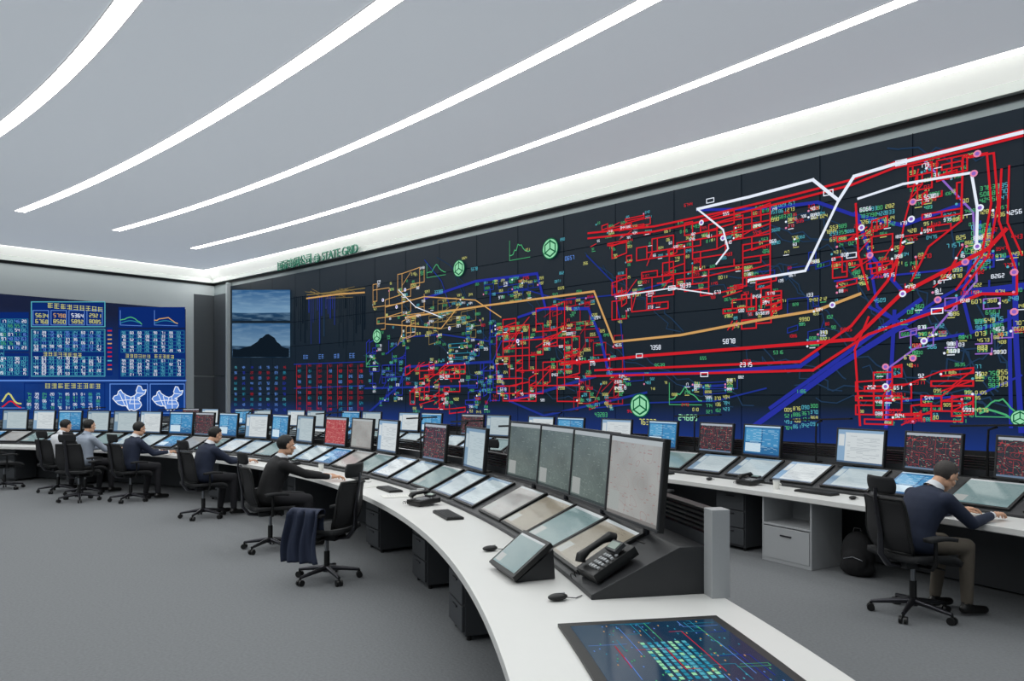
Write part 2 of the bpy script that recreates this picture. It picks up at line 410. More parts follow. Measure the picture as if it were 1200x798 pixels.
wl([(1020,360),(1060,380),(1100,352),(1140,330)],.045,'blue'); wl([(1020,300),(1030,360),(1085,400),(1130,392)],.045,'blue'); wl([(1140,300),(1130,350),(1140,390),(1190,372)],.045,'blue')
wl([(980,330),(1100,318),(1190,300)],.03,'blue'); wl([(1060,470),(1150,462),(1198,440)],.03,'blue')
wl([(575,345),(620,340),(660,352),(735,345),(790,330)],.03,'dblue'); wl([(455,415),(480,395),(520,392),(575,400)],.04,'dblue'); wl([(690,300),(720,330),(730,380),(735,440)],.03,'dblue')
wl([(700,478),(760,472),(840,470),(900,455)],.03,'dblue'); wl([(580,424),(590,400),(640,395)],.04,'dblue'); wl([(500,305),(520,330),(530,360)],.03,'dblue')
wl([(1085,190),(1142,250),(1146,330),(1086,400),(1042,432),(1040,498)],.03,'purple')
wl([(478,372),(575,358),(699,342),(722,401),(800,393),(905,373),(960,364),(1010,345)],.05,'orange')
wl([(455,360),(500,348),(560,352),(590,372)],.03,'orange'); wl([(455,380),(520,385),(540,360)],.03,'orange')
wl([(820,246),(880,232),(955,212),(985,236),(1003,208),(1050,194),(1199,157)],.055,'white')
wl([(820,246),(850,270),(856,292),(842,310)],.035,'white')
wl([(985,236),(946,318),(880,329)],.045,'white')
wl([(1008,234),(1060,217),(1140,204),(1147,245),(1146,290)],.04,'white')
wl([(725,348),(790,338),(838,345)],.025,'white'); wl([(470,340),(490,360),(520,372)],.025,'white')
LC=['green','green','yellow','yellow','cyan','white','red']
def cluster(u0,v0,u1,v1,c,nr,nl,w=.03,h=.062,lc=LC):
    x0,y1=W(u0,v0); x1,_=W(u1,v0); _,ya=W(u0,v1); _,yb=W(u1,v1)
    _,yt=W(u1,v0); hi=(y1+yt)/2; lo=(ya+yb)/2
    G=12; gx=(x1-x0)/G; gy=(hi-lo)/G; h=h*.86; w=w*.85
    nodes=[]
    for i in range(int(nr*1.35)):
        a=random.randint(0,G-2); b=random.randint(0,G-2); ww=random.randint(1,4); hh=random.randint(1,3)
        X0=x0+a*gx; Y0=lo+b*gy; X1=min(x1,X0+ww*gx); Y1=min(hi,Y0+hh*gy)
        k=random.random()
        if k<.38: BW.rect(X0,Y0,X1,Y1,w,c)
        elif k<.62: BW.line([(X0,Y0),(X1,Y0),(X1,Y1)],w,c)
        elif k<.80: BW.line([(X0,Y0),(X1,Y0+gy*.5),(X1,Y1+gy*.5),(X0,Y1),(X0,Y0)],w,c)
        else: BW.line([(X0,Y0),(X1,Y1)],w*.8,c)
        nodes+=[(X0,Y0),(X1,Y1)]
    for i in range(int(nl*1.25)):
        if nodes and random.random()<.7:
            X,Y=random.choice(nodes); X+=.03; Y+=random.choice((.03,-h-.03))
        else:
            X=x0+random.uniform(-.02,.97)*(x1-x0); Y=lo+random.randint(0,16)/16*(hi-lo)
        cc=random.choice(lc)
        BW.label(X,Y,h*random.uniform(.85,1.1),cc,random.choice((2,3,3,4)))
        if random.random()<.2: BW.fill(X,Y-h*.7,X+h*2.0,Y-h*.45,random.choice(('green','yellow','white')))
        if random.random()<.2: BW.disc(X-h*.7,Y,h*.38,random.choice(('white','pink','cyan')),8)
cluster(720,283,792,372,'red',20,34,w=.03)
cluster(787,255,905,345,'red',24,55,w=.03)
cluster(850,325,918,385,'red',18,30,w=.032)
cluster(695,255,780,285,'red',8,22,w=.026)
cluster(978,262,1048,335,'red',17,34,w=.028)
cluster(1066,190,1135,262,'red',14,32,w=.028)
cluster(1005,430,1142,498,'red',24,50,w=.03)
cluster(1050,260,1130,345,'red',6,30,w=.024)
cluster(1050,345,1130,430,'purple',3,34,w=.022)
cluster(1135,250,1198,345,'blue',5,30,w=.03)
cluster(1140,350,1198,420,'purple',3,20,w=.022)
cluster(585,362,682,470,'red',38,90,w=.032,h=.072)
cluster(675,395,732,480,'mred',16,34,w=.03,h=.072)
cluster(478,424,548,484,'red',26,50,w=.034,h=.078)
cluster(440,322,500,405,'orange',14,44,w=.024,h=.076,lc=['yellow','yellow','green','white','cyan'])
cluster(500,350,566,402,'brown',16,38,w=.024,h=.076,lc=['yellow','green','cyan','white'])
cluster(548,425,592,484,'blue',16,26,w=.03,h=.078)
cluster(432,400,478,484,'blue',18,38,w=.028,h=.078,lc=['cyan','green','lblue','white'])
cluster(640,345,705,402,'mred',12,24,w=.026,h=.072)
cluster(545,375,592,425,'dblue',8,22,w=.03,h=.075)
cluster(735,440,880,478,'dblue',5,28,w=.022)
cluster(925,330,1000,400,'dblue',4,20,w=.022)
cluster(880,260,975,320,'dblue',3,18,w=.022)
cluster(905,230,985,262,'grey',1,18)
cluster(570,325,640,352,'dblue',6,20,h=.075,w=.024)
cluster(500,400,590,428,'teal',4,16,h=.072,w=.02)
for (u0,v0,nc,nr_) in [(922,482,4,4),(905,245,3,3),(975,270,2,3),(1140,270,2,8),(1150,225,3,3),(1010,250,4,3),(830,470,3,3),(590,350,4,2),(1145,380,3,3),(1160,440,2,3),(560,335,5,1),(690,470,3,2)]:
    for r in range(nr_):
        for c in range(nc): wlab(u0+c*10,v0+r*7-c*1.5,.06,random.choice(('green','green','yellow','cyan')),3)
for _ in range(70):
    u=random.uniform(480,1190); v=random.uniform(240,500)
    top=125+(1200-u)*.2265+25
    if v<top: continue
    wlab(u,v,.06,random.choice(LC),random.choice((3,4)))
for u,v,c in [(1147,182,'pink'),(1143,205,'pink'),(1150,245,'white'),(1133,308,'pink'),(1101,352,'pink'),(1085,400,'white'),(1040,430,'pink'),(1040,453,'white'),(1012,268,'white'),(1190,366,'pink'),(1147,290,'white'),
   (1060,345,'white'),(1022,300,'pink'),(1190,320,'pink'),(978,358,'white'),(1072,238,'pink'),(1072,420,'pink'),(1070,258,'white'),(825,262,'white'),(850,280,'white'),(452,352,'white'),(478,340,'white'),(468,360,'white'),(530,385,'white'),(610,400,'white')]:
    x,y=W(u,v); BW.disc(x,y,.055,c,10,off=.045); BW.disc(x,y,.03,'purple',8,off=.048)
for u,v in [(973,227),(1058,192),(790,338),(752,417),(828,439),(1000,300),(835,236),(1100,365)]:
    x,y=W(u,v); BW.rect(x-.08,y-.04,x+.08,y+.04,.016,'white')
wlab(765,410,.085,'white',4); wlab(850,403,.085,'white',4); wlab(770,431,.08,'green',4); wlab(870,430,.08,'white',4); wlab(800,338,.08,'white',4)
def hexlogo(u,v,rpx):
    x,y=W(u,v); Y=CF(-x,wn(-x))[1]; r=rpx*Y/850
    BW.disc(x,y,r,'dgreen',24,off=.042); BW.disc(x,y,r*.9,'lgreen',24,off=.044); BW.disc(x,y,r*.82,'dgreen',6,rot=math.pi/2,off=.046)
    BW.disc(x,y,r*.66,'lgreen',6,rot=math.pi/2,off=.048)
    for k in range(3):
        a=math.pi/2+k*2.0944; BW.line([(x,y),(x+r*.8*math.cos(a),y+r*.8*math.sin(a))],r*.12,'dgreen',.050)
for a in [(541,315,10),(648,292,12.5),(445,394,8.5),(753,475,14),(1197,490,10)]: hexlogo(*a)
def chart(u,v,w,h):
    x,y=W(u,v); BW.line([(x,y),(x,y+h)],.015,'green'); BW.line([(x,y),(x+w,y)],.015,'green')
    P=[(x+w*i/12, y+h*(.25+.5*math.exp(-((i-6)/2.6)**2)+random.uniform(-.08,.12))) for i in range(13)]
    BW.line(P,.022,'green')
chart(503,326,.8,.4); chart(600,306,.7,.5); chart(432,430,.6,.4); chart(787,474,.75,.45); chart(1145,488,.6,.35)
wlab(512,345,.09,'cyan',5);wlab(555,318,.08,'cyan',4);wlab(665,306,.09,'lblue',4);wlab(752,497,.11,'yellow',5);wlab(798,492,.11,'lgreen',5);wlab(700,488,.09,'green',5)
wl([(1150,484),(1160,480),(1168,482),(1180,486),(1193,495)],.03,'green')
# camera feeds : sky over sea, and a headland
def feed(u0,v0,u1,v1,m,off=.040):
    P=[W(u0,v1),W(u1,v1),W(u1,v0),W(u0,v0)]; BW.mb.add([BW.M(x,y,off) for x,y in P],[(0,1,2,3)],m,uv=[(0,0),(1,0),(1,1),(0,1)])
feed(275,340,343,376,M_feed1); feed(275,379,343,419,M_feed2)
BW.poly([W(*p) for p in [(276,418.5),(276,409),(283,410),(290,407),(297,405.5),(301,403),(305,400.5),(308,396.5),(311,395.5),(315,392),(318,391.5),(321,393.5),(325,396),(328,401),(331,403),(334,406.5),(338,408),(342,408.5),(342,418.5)]],'rock',.05)
for k in range(34):
    u=347+k*2.5; h=random.uniform(8,60); wl([(u,348),(u,348+h)],random.choice((.02,.03,.05)),random.choice(('dblue','dblue','grey','blue')) if 362<u<395 else 'rock')
wl([(362,350),(400,345),(430,343)],.05,'orange'); wl([(362,346),(430,338)],.03,'brown')
for k in range(16): wl([(360+random.uniform(0,60),336+random.uniform(0,14)),(365+random.uniform(0,60),336+random.uniform(0,14))],.015,'brown')
for r in range(9):
    for c in range(7):
        u=277+c*9.5; v=432+r*6.2
        wlab(u,v,.085,random.choice(('cyan','lblue','teal','blue','lblue','mred')),3)
for c in range(7):
    u=350+c*12; wl([(u,428),(u,482)],.03,'mred')
    for r in range(9): wlab(u+1.5,430+r*6.3,.085,random.choice(('red','mred','teal','lblue','mred')),3)
for k in range(2): wl([(347,427+k*28),(430,424+k*28)],.03,'dblue')
for c in range(4): x,y=W(358+c*18,421-c*.5); BW.hanzi(x,y,.14,'lblue',2)
oa=BW.mb.obj('diagram',recalc=False); oa.parent=vw
# left wall screen
LN0,LN1,LZ0,LZ1=1.5,11.7,.96,5.12
mb=MB(); V=[TN(TL-.06,LN0,LZ0),TN(TL-.06,LN1,LZ0),TN(TL-.06,LN1,LZ1),TN(TL-.06,LN0,LZ1)]
mb.add(V,[(0,1,2,3)],M_vl,uv=[(0,0),(1,0),(1,1),(0,1)])
V2=[TN(TL-.001,LN0,LZ0),TN(TL-.001,LN1,LZ0),TN(TL-.001,LN1,LZ1),TN(TL-.001,LN0,LZ1)]
mb.add(V+V2,[(0,1,5,4),(1,2,6,5),(2,3,7,6),(3,0,4,7)],M_black)
vl=mb.obj('video_display',recalc=False)
LW=Art(lambda s,z,o: TN(TL-.06-o,s,z),step=5)
Lp=left_pt
def lrect(u0,v0,u1,v1,c,w=.03):
    a=Lp(u0,v0);b=Lp(u1,v0);d=Lp(u1,v1);e=Lp(u0,v1); LW.line([a,b,d,e,a],w,c)
def lfill(u0,v0,u1,v1,c,off=None):
    a=Lp(u0,v0);b=Lp(u1,v0);d=Lp(u1,v1);e=Lp(u0,v1); LW.quad(e,d,b,a,c,off)
def ltable(u0,v0,u1,v1,rows,cols,cs,h=.09,n=3,grid=True):
    for r in range(rows):
        for c in range(cols):
            u=u0+(u1-u0)*(c+.12)/cols; v=v0+(v1-v0)*(r+.8)/rows
            x,y=Lp(u,v); LW.label(x,y,h,random.choice(cs),n)
    if grid:
        for r in range(rows+1):
            v=v0+(v1-v0)*r/rows; LW.line([Lp(u0,v),Lp(u1,v)],.012,'teal')
        for c in range(cols+1):
            u=u0+(u1-u0)*c/cols; LW.line([Lp(u,v0),Lp(u,v1)],.012,'teal')
for (a,b,c,d) in [(37,355,121,382),(37,387,121,440),(138,360,216,384),(138,386,216,445),(-60,366,33,412),(-60,414,33,444)]: lfill(a,b,c,d,'tableblue',.011)
lrect(36,354,122,383,'cyan')
for a in range(4):
    lrect(38+a*21,364,56+a*21,381,'lblue',.02); ltable(39+a*21,366,56+a*21,380,2,1,['yellow','orange','white'],.12,4,False)
x,y=Lp(55,361); LW.hanzi(x,y,.17,'yellow',9)
lrect(36,386,122,441,'cyan',.02); ltable(38,388,121,412,6,9,['cyan','white','lblue'],.085,2)
ltable(38,418,121,440,6,9,['cyan','white','white'],.085,2)
x,y=Lp(50,417); LW.hanzi(x,y,.13,'yellow',8)
for a in range(-60,0,34): ltable(a,380,a+30,440,8,4,['cyan','white'],.09,2)
ltable(0,374,32,410,7,4,['cyan','white','green','lblue'],.09,2); ltable(0,418,32,440,5,4,['cyan','white'],.085,2)
lfill(124,384,131,440,'tableblue')
for k in range(10): lfill(125,387+k*5,130,388.5+k*5,random.choice(('red','orange','cyan')))
ltable(141,388,215,413,6,8,['cyan','white','white'],.085,2); ltable(141,421,215,441,5,8,['cyan','white','white'],.085,2)
x,y=Lp(146,419); LW.hanzi(x,y,.13,'yellow',6); x,y=Lp(180,419.5); LW.hanzi(x,y,.13,'yellow',5)
for (ua,ub,c) in [(140,165,'green'),(180,207,'orange')]:
    LW.line([Lp(ua,364),Lp(ua,381),Lp(ub,382)],.02,'lblue')
    LW.line([Lp(ua+(ub-ua)*i/10,376-6*math.sin(i/2.5)*(i/10)-random.random()*1.5) for i in range(11)],.035,c)
    LW.line([Lp(ua+(ub-ua)*i/10,379-3*math.sin(i/3)) for i in range(11)],.025,'teal')
LW.line([Lp(-60,446),Lp(217,446)],.05,'lblue')
x,y=Lp(52,455); LW.hanzi(x,y,.17,'yellow',9)
lrect(28,449,122,483,'tableblue',.03); ltable(30,460,120,480,5,10,['white','cyan','green'],.08,2,False)
LW.line([Lp(2+i*2.4,473-12*math.exp(-((i-3)/2.5)**2)) for i in range(10)],.05,'yellow'); LW.line([Lp(-2,478),Lp(28,478)],.02,'lblue'); LW.line([Lp(2+i*2.4,478-8*math.exp(-((i-4)/3)**2)) for i in range(10)],.04,'red')
# country map outline drawn twice, with province borders
china=[(0,.50),(.05,.60),(.14,.64),(.17,.78),(.24,.84),(.30,.72),(.42,.62),(.55,.56),(.66,.62),(.72,.72),(.70,.80),(.76,1),(.84,.98),(.90,.82),(1,.84),(.96,.68),(.88,.62),(.80,.55),(.74,.52),(.82,.50),(.78,.43),(.84,.34),(.86,.24),(.80,.12),(.70,.06),(.64,.02),(.56,.08),(.50,.04),(.46,.10),(.40,.22),(.28,.22),(.16,.28),(.08,.38)]
for ua,va,ub,vb in [(131,452,170,482),(177,453,213,482)]:
    LW.poly([Lp(ua+(ub-ua)*p[0],vb+(va-vb)*p[1]) for p in china],'lblue',.041)
    LW.line([Lp(ua+(ub-ua)*p[0],vb+(va-vb)*p[1]) for p in china+china[:1]],.03,'white',.043)
    for (a,b) in [((.2,.7),(.36,.24)),((.36,.62),(.46,.12)),((.55,.56),(.5,.3)),((.5,.3),(.8,.3)),((.64,.6),(.66,.1)),((.1,.4),(.45,.45)),((.45,.45),(.78,.44)),((.74,.72),(.92,.7))]:
        LW.line([Lp(ua+(ub-ua)*p[0],vb+(va-vb)*p[1]) for p in (a,b)],.025,'white',.044)
lrect(128,450,172,484,'lblue',.03); lrect(175,450,215,484,'lblue',.03)
o2=LW.mb.obj('dashboard',recalc=False); o2.parent=vl
# dark doors near the corner
def pbox(mb,t0,t1,n0,n1,z0,z1,m):
    V=[TN(t,n,z) for t in(t0,t1) for n in(n0,n1) for z in(z0,z1)]
    mb.add(V,[(0,1,3,2),(4,6,7,5),(0,4,5,1),(2,3,7,6),(0,2,6,4),(1,5,7,3)],m)
mb=MB()
pbox(mb,TL-.05,TL-.002,12.04,12.84,0.01,2.5,M_doorp); pbox(mb,TL-.05,TL-.002,12.04,12.84,2.54,5.75,M_doorp); pbox(mb,TL-.09,TL-.05,12.12,12.16,.95,1.15,M_metal)
mb.obj('door_1')
mb=MB(); pbox(mb,27.58,28.7,12.80,12.85,0.01,2.5,M_doorp); pbox(mb,27.58,28.7,12.80,12.85,2.54,5.75,M_doorp); pbox(mb,27.65,27.69,12.76,12.80,.95,1.15,M_metal); mb.obj('door_2')
mb=MB(); pbox(mb,27.42,27.54,12.74,12.90,0,6.14,M_wall); mb.obj('trim_4')
mb=MB(); pbox(mb,TL-.03,TL-.002,-11,12.0,0,.12,M_black); mb.obj('baseboard_left')
# company sign
def text(body,size,s_t,z,name,par):
    cu=bpy.data.curves.new(name,'FONT'); cu.body=body; cu.size=size; cu.extrude=.02; cu.materials.append(M_green); cu.align_x='LEFT'
    o=bpy.data.objects.new(name,cu); col.objects.link(o)
    p=TN(s_t,wn(s_t)-.22,z)
    o.location=p; o.rotation_euler=(math.pi/2,0,0)
    o.parent=par
sg=bpy.data.objects.new('company_sign',None); col.objects.link(sg)
text('国家电网公司',.38,23.8,6.20,'characters',sg); text('STATE GRID',.38,21.05,6.21,'letters',sg)
mb=MB(); c=TN(21.35,wn(21.35)-.2,6.34); nrm=TN(0,-1)
mb.tube([c,c+nrm*.03],.16,M_green,n=24)
for k in range(-1,2): mb.tube([c+Vector((0,0,k*.08))+nrm*.035-TN(.12,0),c+Vector((0,0,k*.08))+nrm*.035+TN(.12,0)],.010,M_fascia,n=6)
mb.tube([c+Vector((0,0,-.13))+nrm*.035,c+Vector((0,0,.13))+nrm*.035],.010,M_fascia,n=6)
o=mb.obj('emblem'); o.parent=sg
# ------------------------------------------------------------------ monitor screens (procedural)
def scr(name, bg, c1, c2, kind, s=1.0):
    m=bpy.data.materials.new(name); m.use_nodes=True; nt=m.node_tree; b=nt.nodes['Principled BSDF']; L=nt.links.new
    b.inputs['Base Color'].default_value=(.01,.01,.012,1); b.inputs['Roughness'].default_value=.18
    uv=nt.nodes.new('ShaderNodeUVMap')
    def mix(f,a,bb):
        mx=nt.nodes.new('ShaderNodeMix'); mx.data_type='RGBA'
        L(f,mx.inputs[0])
        for x,i in ((a,6),(bb,7)):
            if isinstance(x,tuple): mx.inputs[i].default_value=lin(x)+(1,)
            else: L(x,mx.inputs[i])
        return mx.outputs[2]
    def thr(o,v,op='LESS_THAN'):
        q=nt.nodes.new('ShaderNodeMath'); q.operation=op; L(o,q.inputs[0]); q.inputs[1].default_value=v; return q.outputs[0]
    def mul(a,bq):
        q=nt.nodes.new('ShaderNodeMath'); q.operation='MULTIPLY'; L(a,q.inputs[0]); L(bq,q.inputs[1]); return q.outputs[0]
    def region(x0,y0,x1,y1):
        return mul(mul(thr(sp.outputs[0],x0,'GREATER_THAN'),thr(sp.outputs[0],x1)),mul(thr(sp.outputs[1],y0,'GREATER_THAN'),thr(sp.outputs[1],y1)))
    def cells(sx,sy,gap,p):
        mp=nt.nodes.new('ShaderNodeMapping'); mp.inputs['Scale'].default_value=(sx,sy,1); L(uv.outputs[0],mp.inputs[0])
        wn_=nt.nodes.new('ShaderNodeTexWhiteNoise'); wn_.noise_dimensions='2D'
        fl=nt.nodes.new('ShaderNodeVectorMath'); fl.operation='FLOOR'; L(mp.outputs[0],fl.inputs[0]); L(fl.outputs[0],wn_.inputs['Vector'])
        fr=nt.nodes.new('ShaderNodeMath'); fr.operation='FRACT'; sp2=nt.nodes.new('ShaderNodeSeparateXYZ'); L(mp.outputs[0],sp2.inputs[0]); L(sp2.outputs[1],fr.inputs[0])
        return mul(thr(wn_.outputs['Value'],p),thr(fr.outputs[0],gap))
    def stripes(axis,sc,w,off):
        q=nt.nodes.new('ShaderNodeMath'); q.operation='MULTIPLY_ADD'; L(sp.outputs[axis],q.inputs[0]); q.inputs[1].default_value=sc; q.inputs[2].default_value=off
        fr=nt.nodes.new('ShaderNodeMath'); fr.operation='FRACT'; L(q.outputs[0],fr.inputs[0]); return thr(fr.outputs[0],w)
    sp=nt.nodes.new('ShaderNodeSeparateXYZ'); L(uv.outputs[0],sp.inputs[0])
    if kind=='doc':
        f=mul(cells(7,26,.28,.42),region(.22,.12,.92,.84))
        q=nt.nodes.new('ShaderNodeMath'); q.operation='MULTIPLY'; L(f,q.inputs[0]); q.inputs[1].default_value=.6
        o=mix(q.outputs[0],bg,c1)
        o=mix(region(0,.92,1,1),o,c2); o=mix(region(0,0,.17,.92),o,c2); o=mix(region(.02,.5,.15,.86),o,bg); o=mix(region(0,0,1,.05),o,(.30,.40,.52))
    elif kind=='net':
        nz=nt.nodes.new('ShaderNodeTexNoise'); nz.inputs['Scale'].default_value=5; L(uv.outputs[0],nz.inputs[0])
        nz2=nt.nodes.new('ShaderNodeTexNoise'); nz2.inputs['Scale'].default_value=4; nz2.inputs['Detail'].default_value=0; L(uv.outputs[0],nz2.inputs[0])
        d=nt.nodes.new('ShaderNodeMath'); d.operation='PINGPONG'; d.inputs[1].default_value=.06; L(nz2.outputs['Fac'],d.inputs[0])
        o=mix(thr(d.outputs[0],.005),bg,c1)
        o=mix(mul(stripes(0,7,.05,.2),thr(nz.outputs['Fac'],.5)),o,c1); o=mix(mul(stripes(1,6,.06,.3),thr(nz.outputs['Fac'],.5,'GREATER_THAN')),o,c1)
        o=mix(cells(30,24,.22,.10),o,c2)
        o=mix(region(0,.93,1,1),o,(.66,.69,.73)); o=mix(region(0,0,1,.05),o,(.40,.48,.58))
    elif kind=='win':
        o=mix(region(.04,.45,.48,.90),bg,c1); o=mix(region(.52,.30,.96,.90),o,c2); o=mix(region(.04,.10,.48,.40),o,(.80,.88,.93))
        o=mix(mul(cells(12,26,.3,.35),region(.06,.12,.94,.86)),o,(.70,.84,.92)); o=mix(region(0,0,1,.05),o,(.12,.25,.42)); o=mix(region(0,.95,1,1),o,(.75,.85,.92))
    else:
        nz=nt.nodes.new('ShaderNodeTexNoise'); nz.inputs['Scale'].default_value=1.6; nz.inputs['Detail'].default_value=2; L(uv.outputs[0],nz.inputs[0])
        o=mix(nz.outputs['Fac'],bg,c1)
        nz2=nt.nodes.new('ShaderNodeTexNoise'); nz2.inputs['Scale'].default_value=3.3; nz2.inputs['Detail'].default_value=0; L(uv.outputs[0],nz2.inputs[0])
        d=nt.nodes.new('ShaderNodeMath'); d.operation='PINGPONG'; d.inputs[1].default_value=.09; L(nz2.outputs['Fac'],d.inputs[0])
        q3=nt.nodes.new('ShaderNodeMath'); q3.operation='MULTIPLY'; L(thr(d.outputs[0],.003),q3.inputs[0]); q3.inputs[1].default_value=.4
        o=mix(q3.outputs[0],o,c2)
        q=nt.nodes.new('ShaderNodeMath'); q.operation='MULTIPLY'; L(cells(26,24,.25,.10),q.inputs[0]); q.inputs[1].default_value=.5
        o=mix(q.outputs[0],o,c2); o=mix(region(0,.94,1,1),o,(.72,.75,.76)); o=mix(region(0,0,1,.04),o,c1); o=mix(region(.03,.06,.25,.30),o,(.66,.68,.67))
    L(o,b.inputs['Emission Color']); b.inputs['Emission Strength'].default_value=s
    return m
S_doc=scr('screen_document',(.84,.87,.88),(.45,.5,.55),(.55,.68,.80),'doc',.85)
S_red=scr('screen_red_map',(.68,.20,.24),(.90,.66,.62),(.86,.76,.74),'net',.85)
S_net=scr('screen_network',(.17,.18,.21),(.66,.22,.24),(.62,.72,.64),'net',.9)
S_blue=scr('screen_blue',(.16,.42,.62),(.32,.62,.80),(.24,.54,.74),'win',.9)
S_beige=scr('screen_beige',(.64,.61,.54),(.50,.48,.43),(.40,.38,.35),'soft',.8)
S_teal=scr('screen_teal',(.54,.62,.62),(.40,.53,.54),(.28,.40,.44),'soft',.8)
S_pale=scr('screen_pale',(.74,.80,.82),(.55,.64,.68),(.48,.60,.70),'doc',.8)
S_cam=scr('screen_grey',(.76,.77,.76),(.50,.49,.48),(.62,.36,.36),'soft',.8)
S_cam2=scr('screen_green_grey',(.50,.56,.54),(.24,.28,.28),(.60,.66,.62),'soft',.75)
def screen_quad(mb,w,h,y,z0,m,M=None):
    mb.add([(-w/2,y,z0),(w/2,y,z0),(w/2,y,z0+h),(-w/2,y,z0+h)],[(0,1,2,3)],m,M,uv=[(0,0),(1,0),(1,1),(0,1)])
_mon={}
def monitor_mesh(w,h,gap,sm):
    k=(w,h,gap,sm.name)
    if k in _mon: return _mon[k]
    mb=MB(); T=Matrix.Translation((0,0,gap))@Matrix.Rotation(-5*D2R,4,'X')
    mb.box((0,.012,h/2),(w,.03,h),M_black,T); mb.box((0,.04,h/2),(w*.6,.04,h*.55),M_dark,T)
    b=.018
    mb.box((0,-.008,b/2),(w,.012,b),M_dark,T); mb.box((0,-.008,h-b/2),(w,.012,b),M_dark,T)
    for sg in(-1,1): mb.box((sg*(w/2-b/2),-.008,h/2),(b,.012,h-2*b),M_dark,T)
    screen_quad(mb,w-2*b,h-2*b,-.0045,b,sm,T)
    mb.tube([(0,.10,.0),(0,.10,gap+h*.5)],.02,M_chrome); mb.box((0,.08,gap+h*.5),(.10,.05,.10),M_black); mb.box((0,.10,.006),(.22,.14,.012),M_black)
    _mon[k]=mb.mesh('computer_monitor'); return _mon[k]
def monitor(arc,r,ph,sm,w=.66,h=.44,gap=.03,yaw=0,z=1.003):
    inst('computer_monitor',monitor_mesh(w,h,gap,sm),apos(arc,r,ph,z),arot(ph)+yaw*D2R,bevel=.003)
# ------------------------------------------------------------------ consoles
A_P0,A_P1=-35.5,37
al=math.atan2(.225,.48)
def console(arc, d0, d1, p0, p1, nseg, disp, peds, legs):
    mb=MB()
    sweep(mb,arc,[(0,.70),(.03,.69),(1.26,.69),(1.26,.75),(0,.75)],d0,d1,nseg,M_white)
    sweep(mb,arc,rect(.92,.96,.02,.69),d0+.2,p1,nseg,M_dgrey)
    sweep(mb,arc,rect(1.18,1.22,.0,.69),p0,p1,nseg,M_dark)
    sweep(mb,arc,[(.57,.75),(.57,.775),(1.05,1.0),(1.20,1.0),(1.20,.75)],p0,p1,nseg,M_dark)
    sweep(mb,arc,rect(1.205,1.26,.75,1.06),p0,p1,nseg,M_dgrey)
    for k in range(5): sweep(mb,arc,rect(1.20,1.27,1.075+k*.026,1.09+k*.026),p0,p1,nseg,M_black)
    sweep(mb,arc,rect(1.185,1.285,.75,1.205),p0-.35*14.24/arc[2],p0,1,M_lgrey)
    sweep(mb,arc,rect(1.185,1.285,.75,1.205),p1,p1+.2,1,M_lgrey)
    for ph,w,sm in disp:
        M=amat(arc,.57,ph,.775)@Matrix.Rotation(al,4,'X')
        mb.box((0,.265,.012),(w+.05,.46,.02),M_black,M)
        mb.add([(-w/2,.055,.0235),(w/2,.055,.0235),(w/2,.475,.0235),(-w/2,.475,.0235)],[(0,1,2,3)],sm,M,uv=[(0,0),(1,0),(1,1),(0,1)])
    for ph,r0,m,kind in peds:
        M=amat(arc,r0,ph,0)
        if kind=='box':
            mb.box((0,.25,.36),(.42,.48,.64),m,M)
            for k in range(3): mb.box((0,-.002,.16+k*.2),(.40,.02,.185),m,M); mb.box((0,-.016,.22+k*.2),(.12,.01,.015),M_chrome,M)
            for sx in(-1,1):
                for yy in(.05,.42): mb.tube([(sx*.17,yy,0),(sx*.17,yy,.05)],.02,M_black,M,8)
        else:
            for sx in(-1,1): mb.box((sx*.30,.28,.345),(.02,.5,.69),m,M)
            mb.box((0,.28,.02),(.6,.5,.04),m,M); mb.box((0,.28,.40),(.6,.5,.02),m,M); mb.box((0,.52,.345),(.6,.02,.69),m,M)
            mb.box((0,.035,.21),(.57,.02,.34),m,M); mb.box((0,.02,.30),(.14,.012,.015),M_chrome,M)
    for ph in legs:
        M=amat(arc,.1,ph,0); mb.box((0,.5,.345),(.04,.8,.69),M_dgrey,M)
    return mb
rs=random.Random(3)
dispA=[(-33.0,.50,S_beige),(-30.85,.50,S_teal),(-28.7,.50,S_beige),(-26.4,.5,S_cam)]
ph=-23.6
alts=[S_pale,S_pale,S_teal,S_pale,S_doc,S_teal,S_cam,S_blue]
k=0
while ph<36:
    dispA.append((ph,.50,alts[k%8])); ph+=2.45; k+=1
pedsA=[(-28.0,.22,M_dgrey,'box'),(-22.2,.3,M_dgrey,'box'),(-15.6,.35,M_dgrey,'box'),(-5.2,.35,M_dgrey,'box'),(5.0,.35,M_dgrey,'box'),(21.9,.35,M_dgrey,'box'),(29,.35,M_dgrey,'box')]
mbA=console(ARC_A,-45,37,A_P0,A_P1,90,dispA,pedsA,[-44.6,-6.6,3.6,36.8])
mbA.obj('curved_console_desk',bevel=.003)
dispB=[]
t=.2;k=0
while t<21:
    dispB.append((phB(t),.52,[S_pale,S_pale,S_teal,S_blue,S_pale,S_doc][k%6])); t+=.64;k+=1
pedsB=[(phB(3.05),.04,M_lgrey,'open'),(phB(3.9),.2,M_dgrey,'box'),(phB(6.2),.2,M_dgrey,'box'),(phB(.62),.12,M_lgrey,'box'),(phB(9),.2,M_dgrey,'box')]
mbB=console(ARC_B,phB(-1.5),phB(21.5),phB(-1.5),phB(21.5),60,dispB,pedsB,[phB(-1.4),phB(5.6),phB(8.2),phB(21.3)])
mbB.obj('curved_console_desk',bevel=.003)
for p,s,y in [(-34.0,S_cam,4),(-31.35,S_cam2,2),(-28.75,S_cam2,2),(-26.15,S_cam2,4)]: monitor(ARC_A,.93,p,s,.70,.50,.11,y,z=.955)
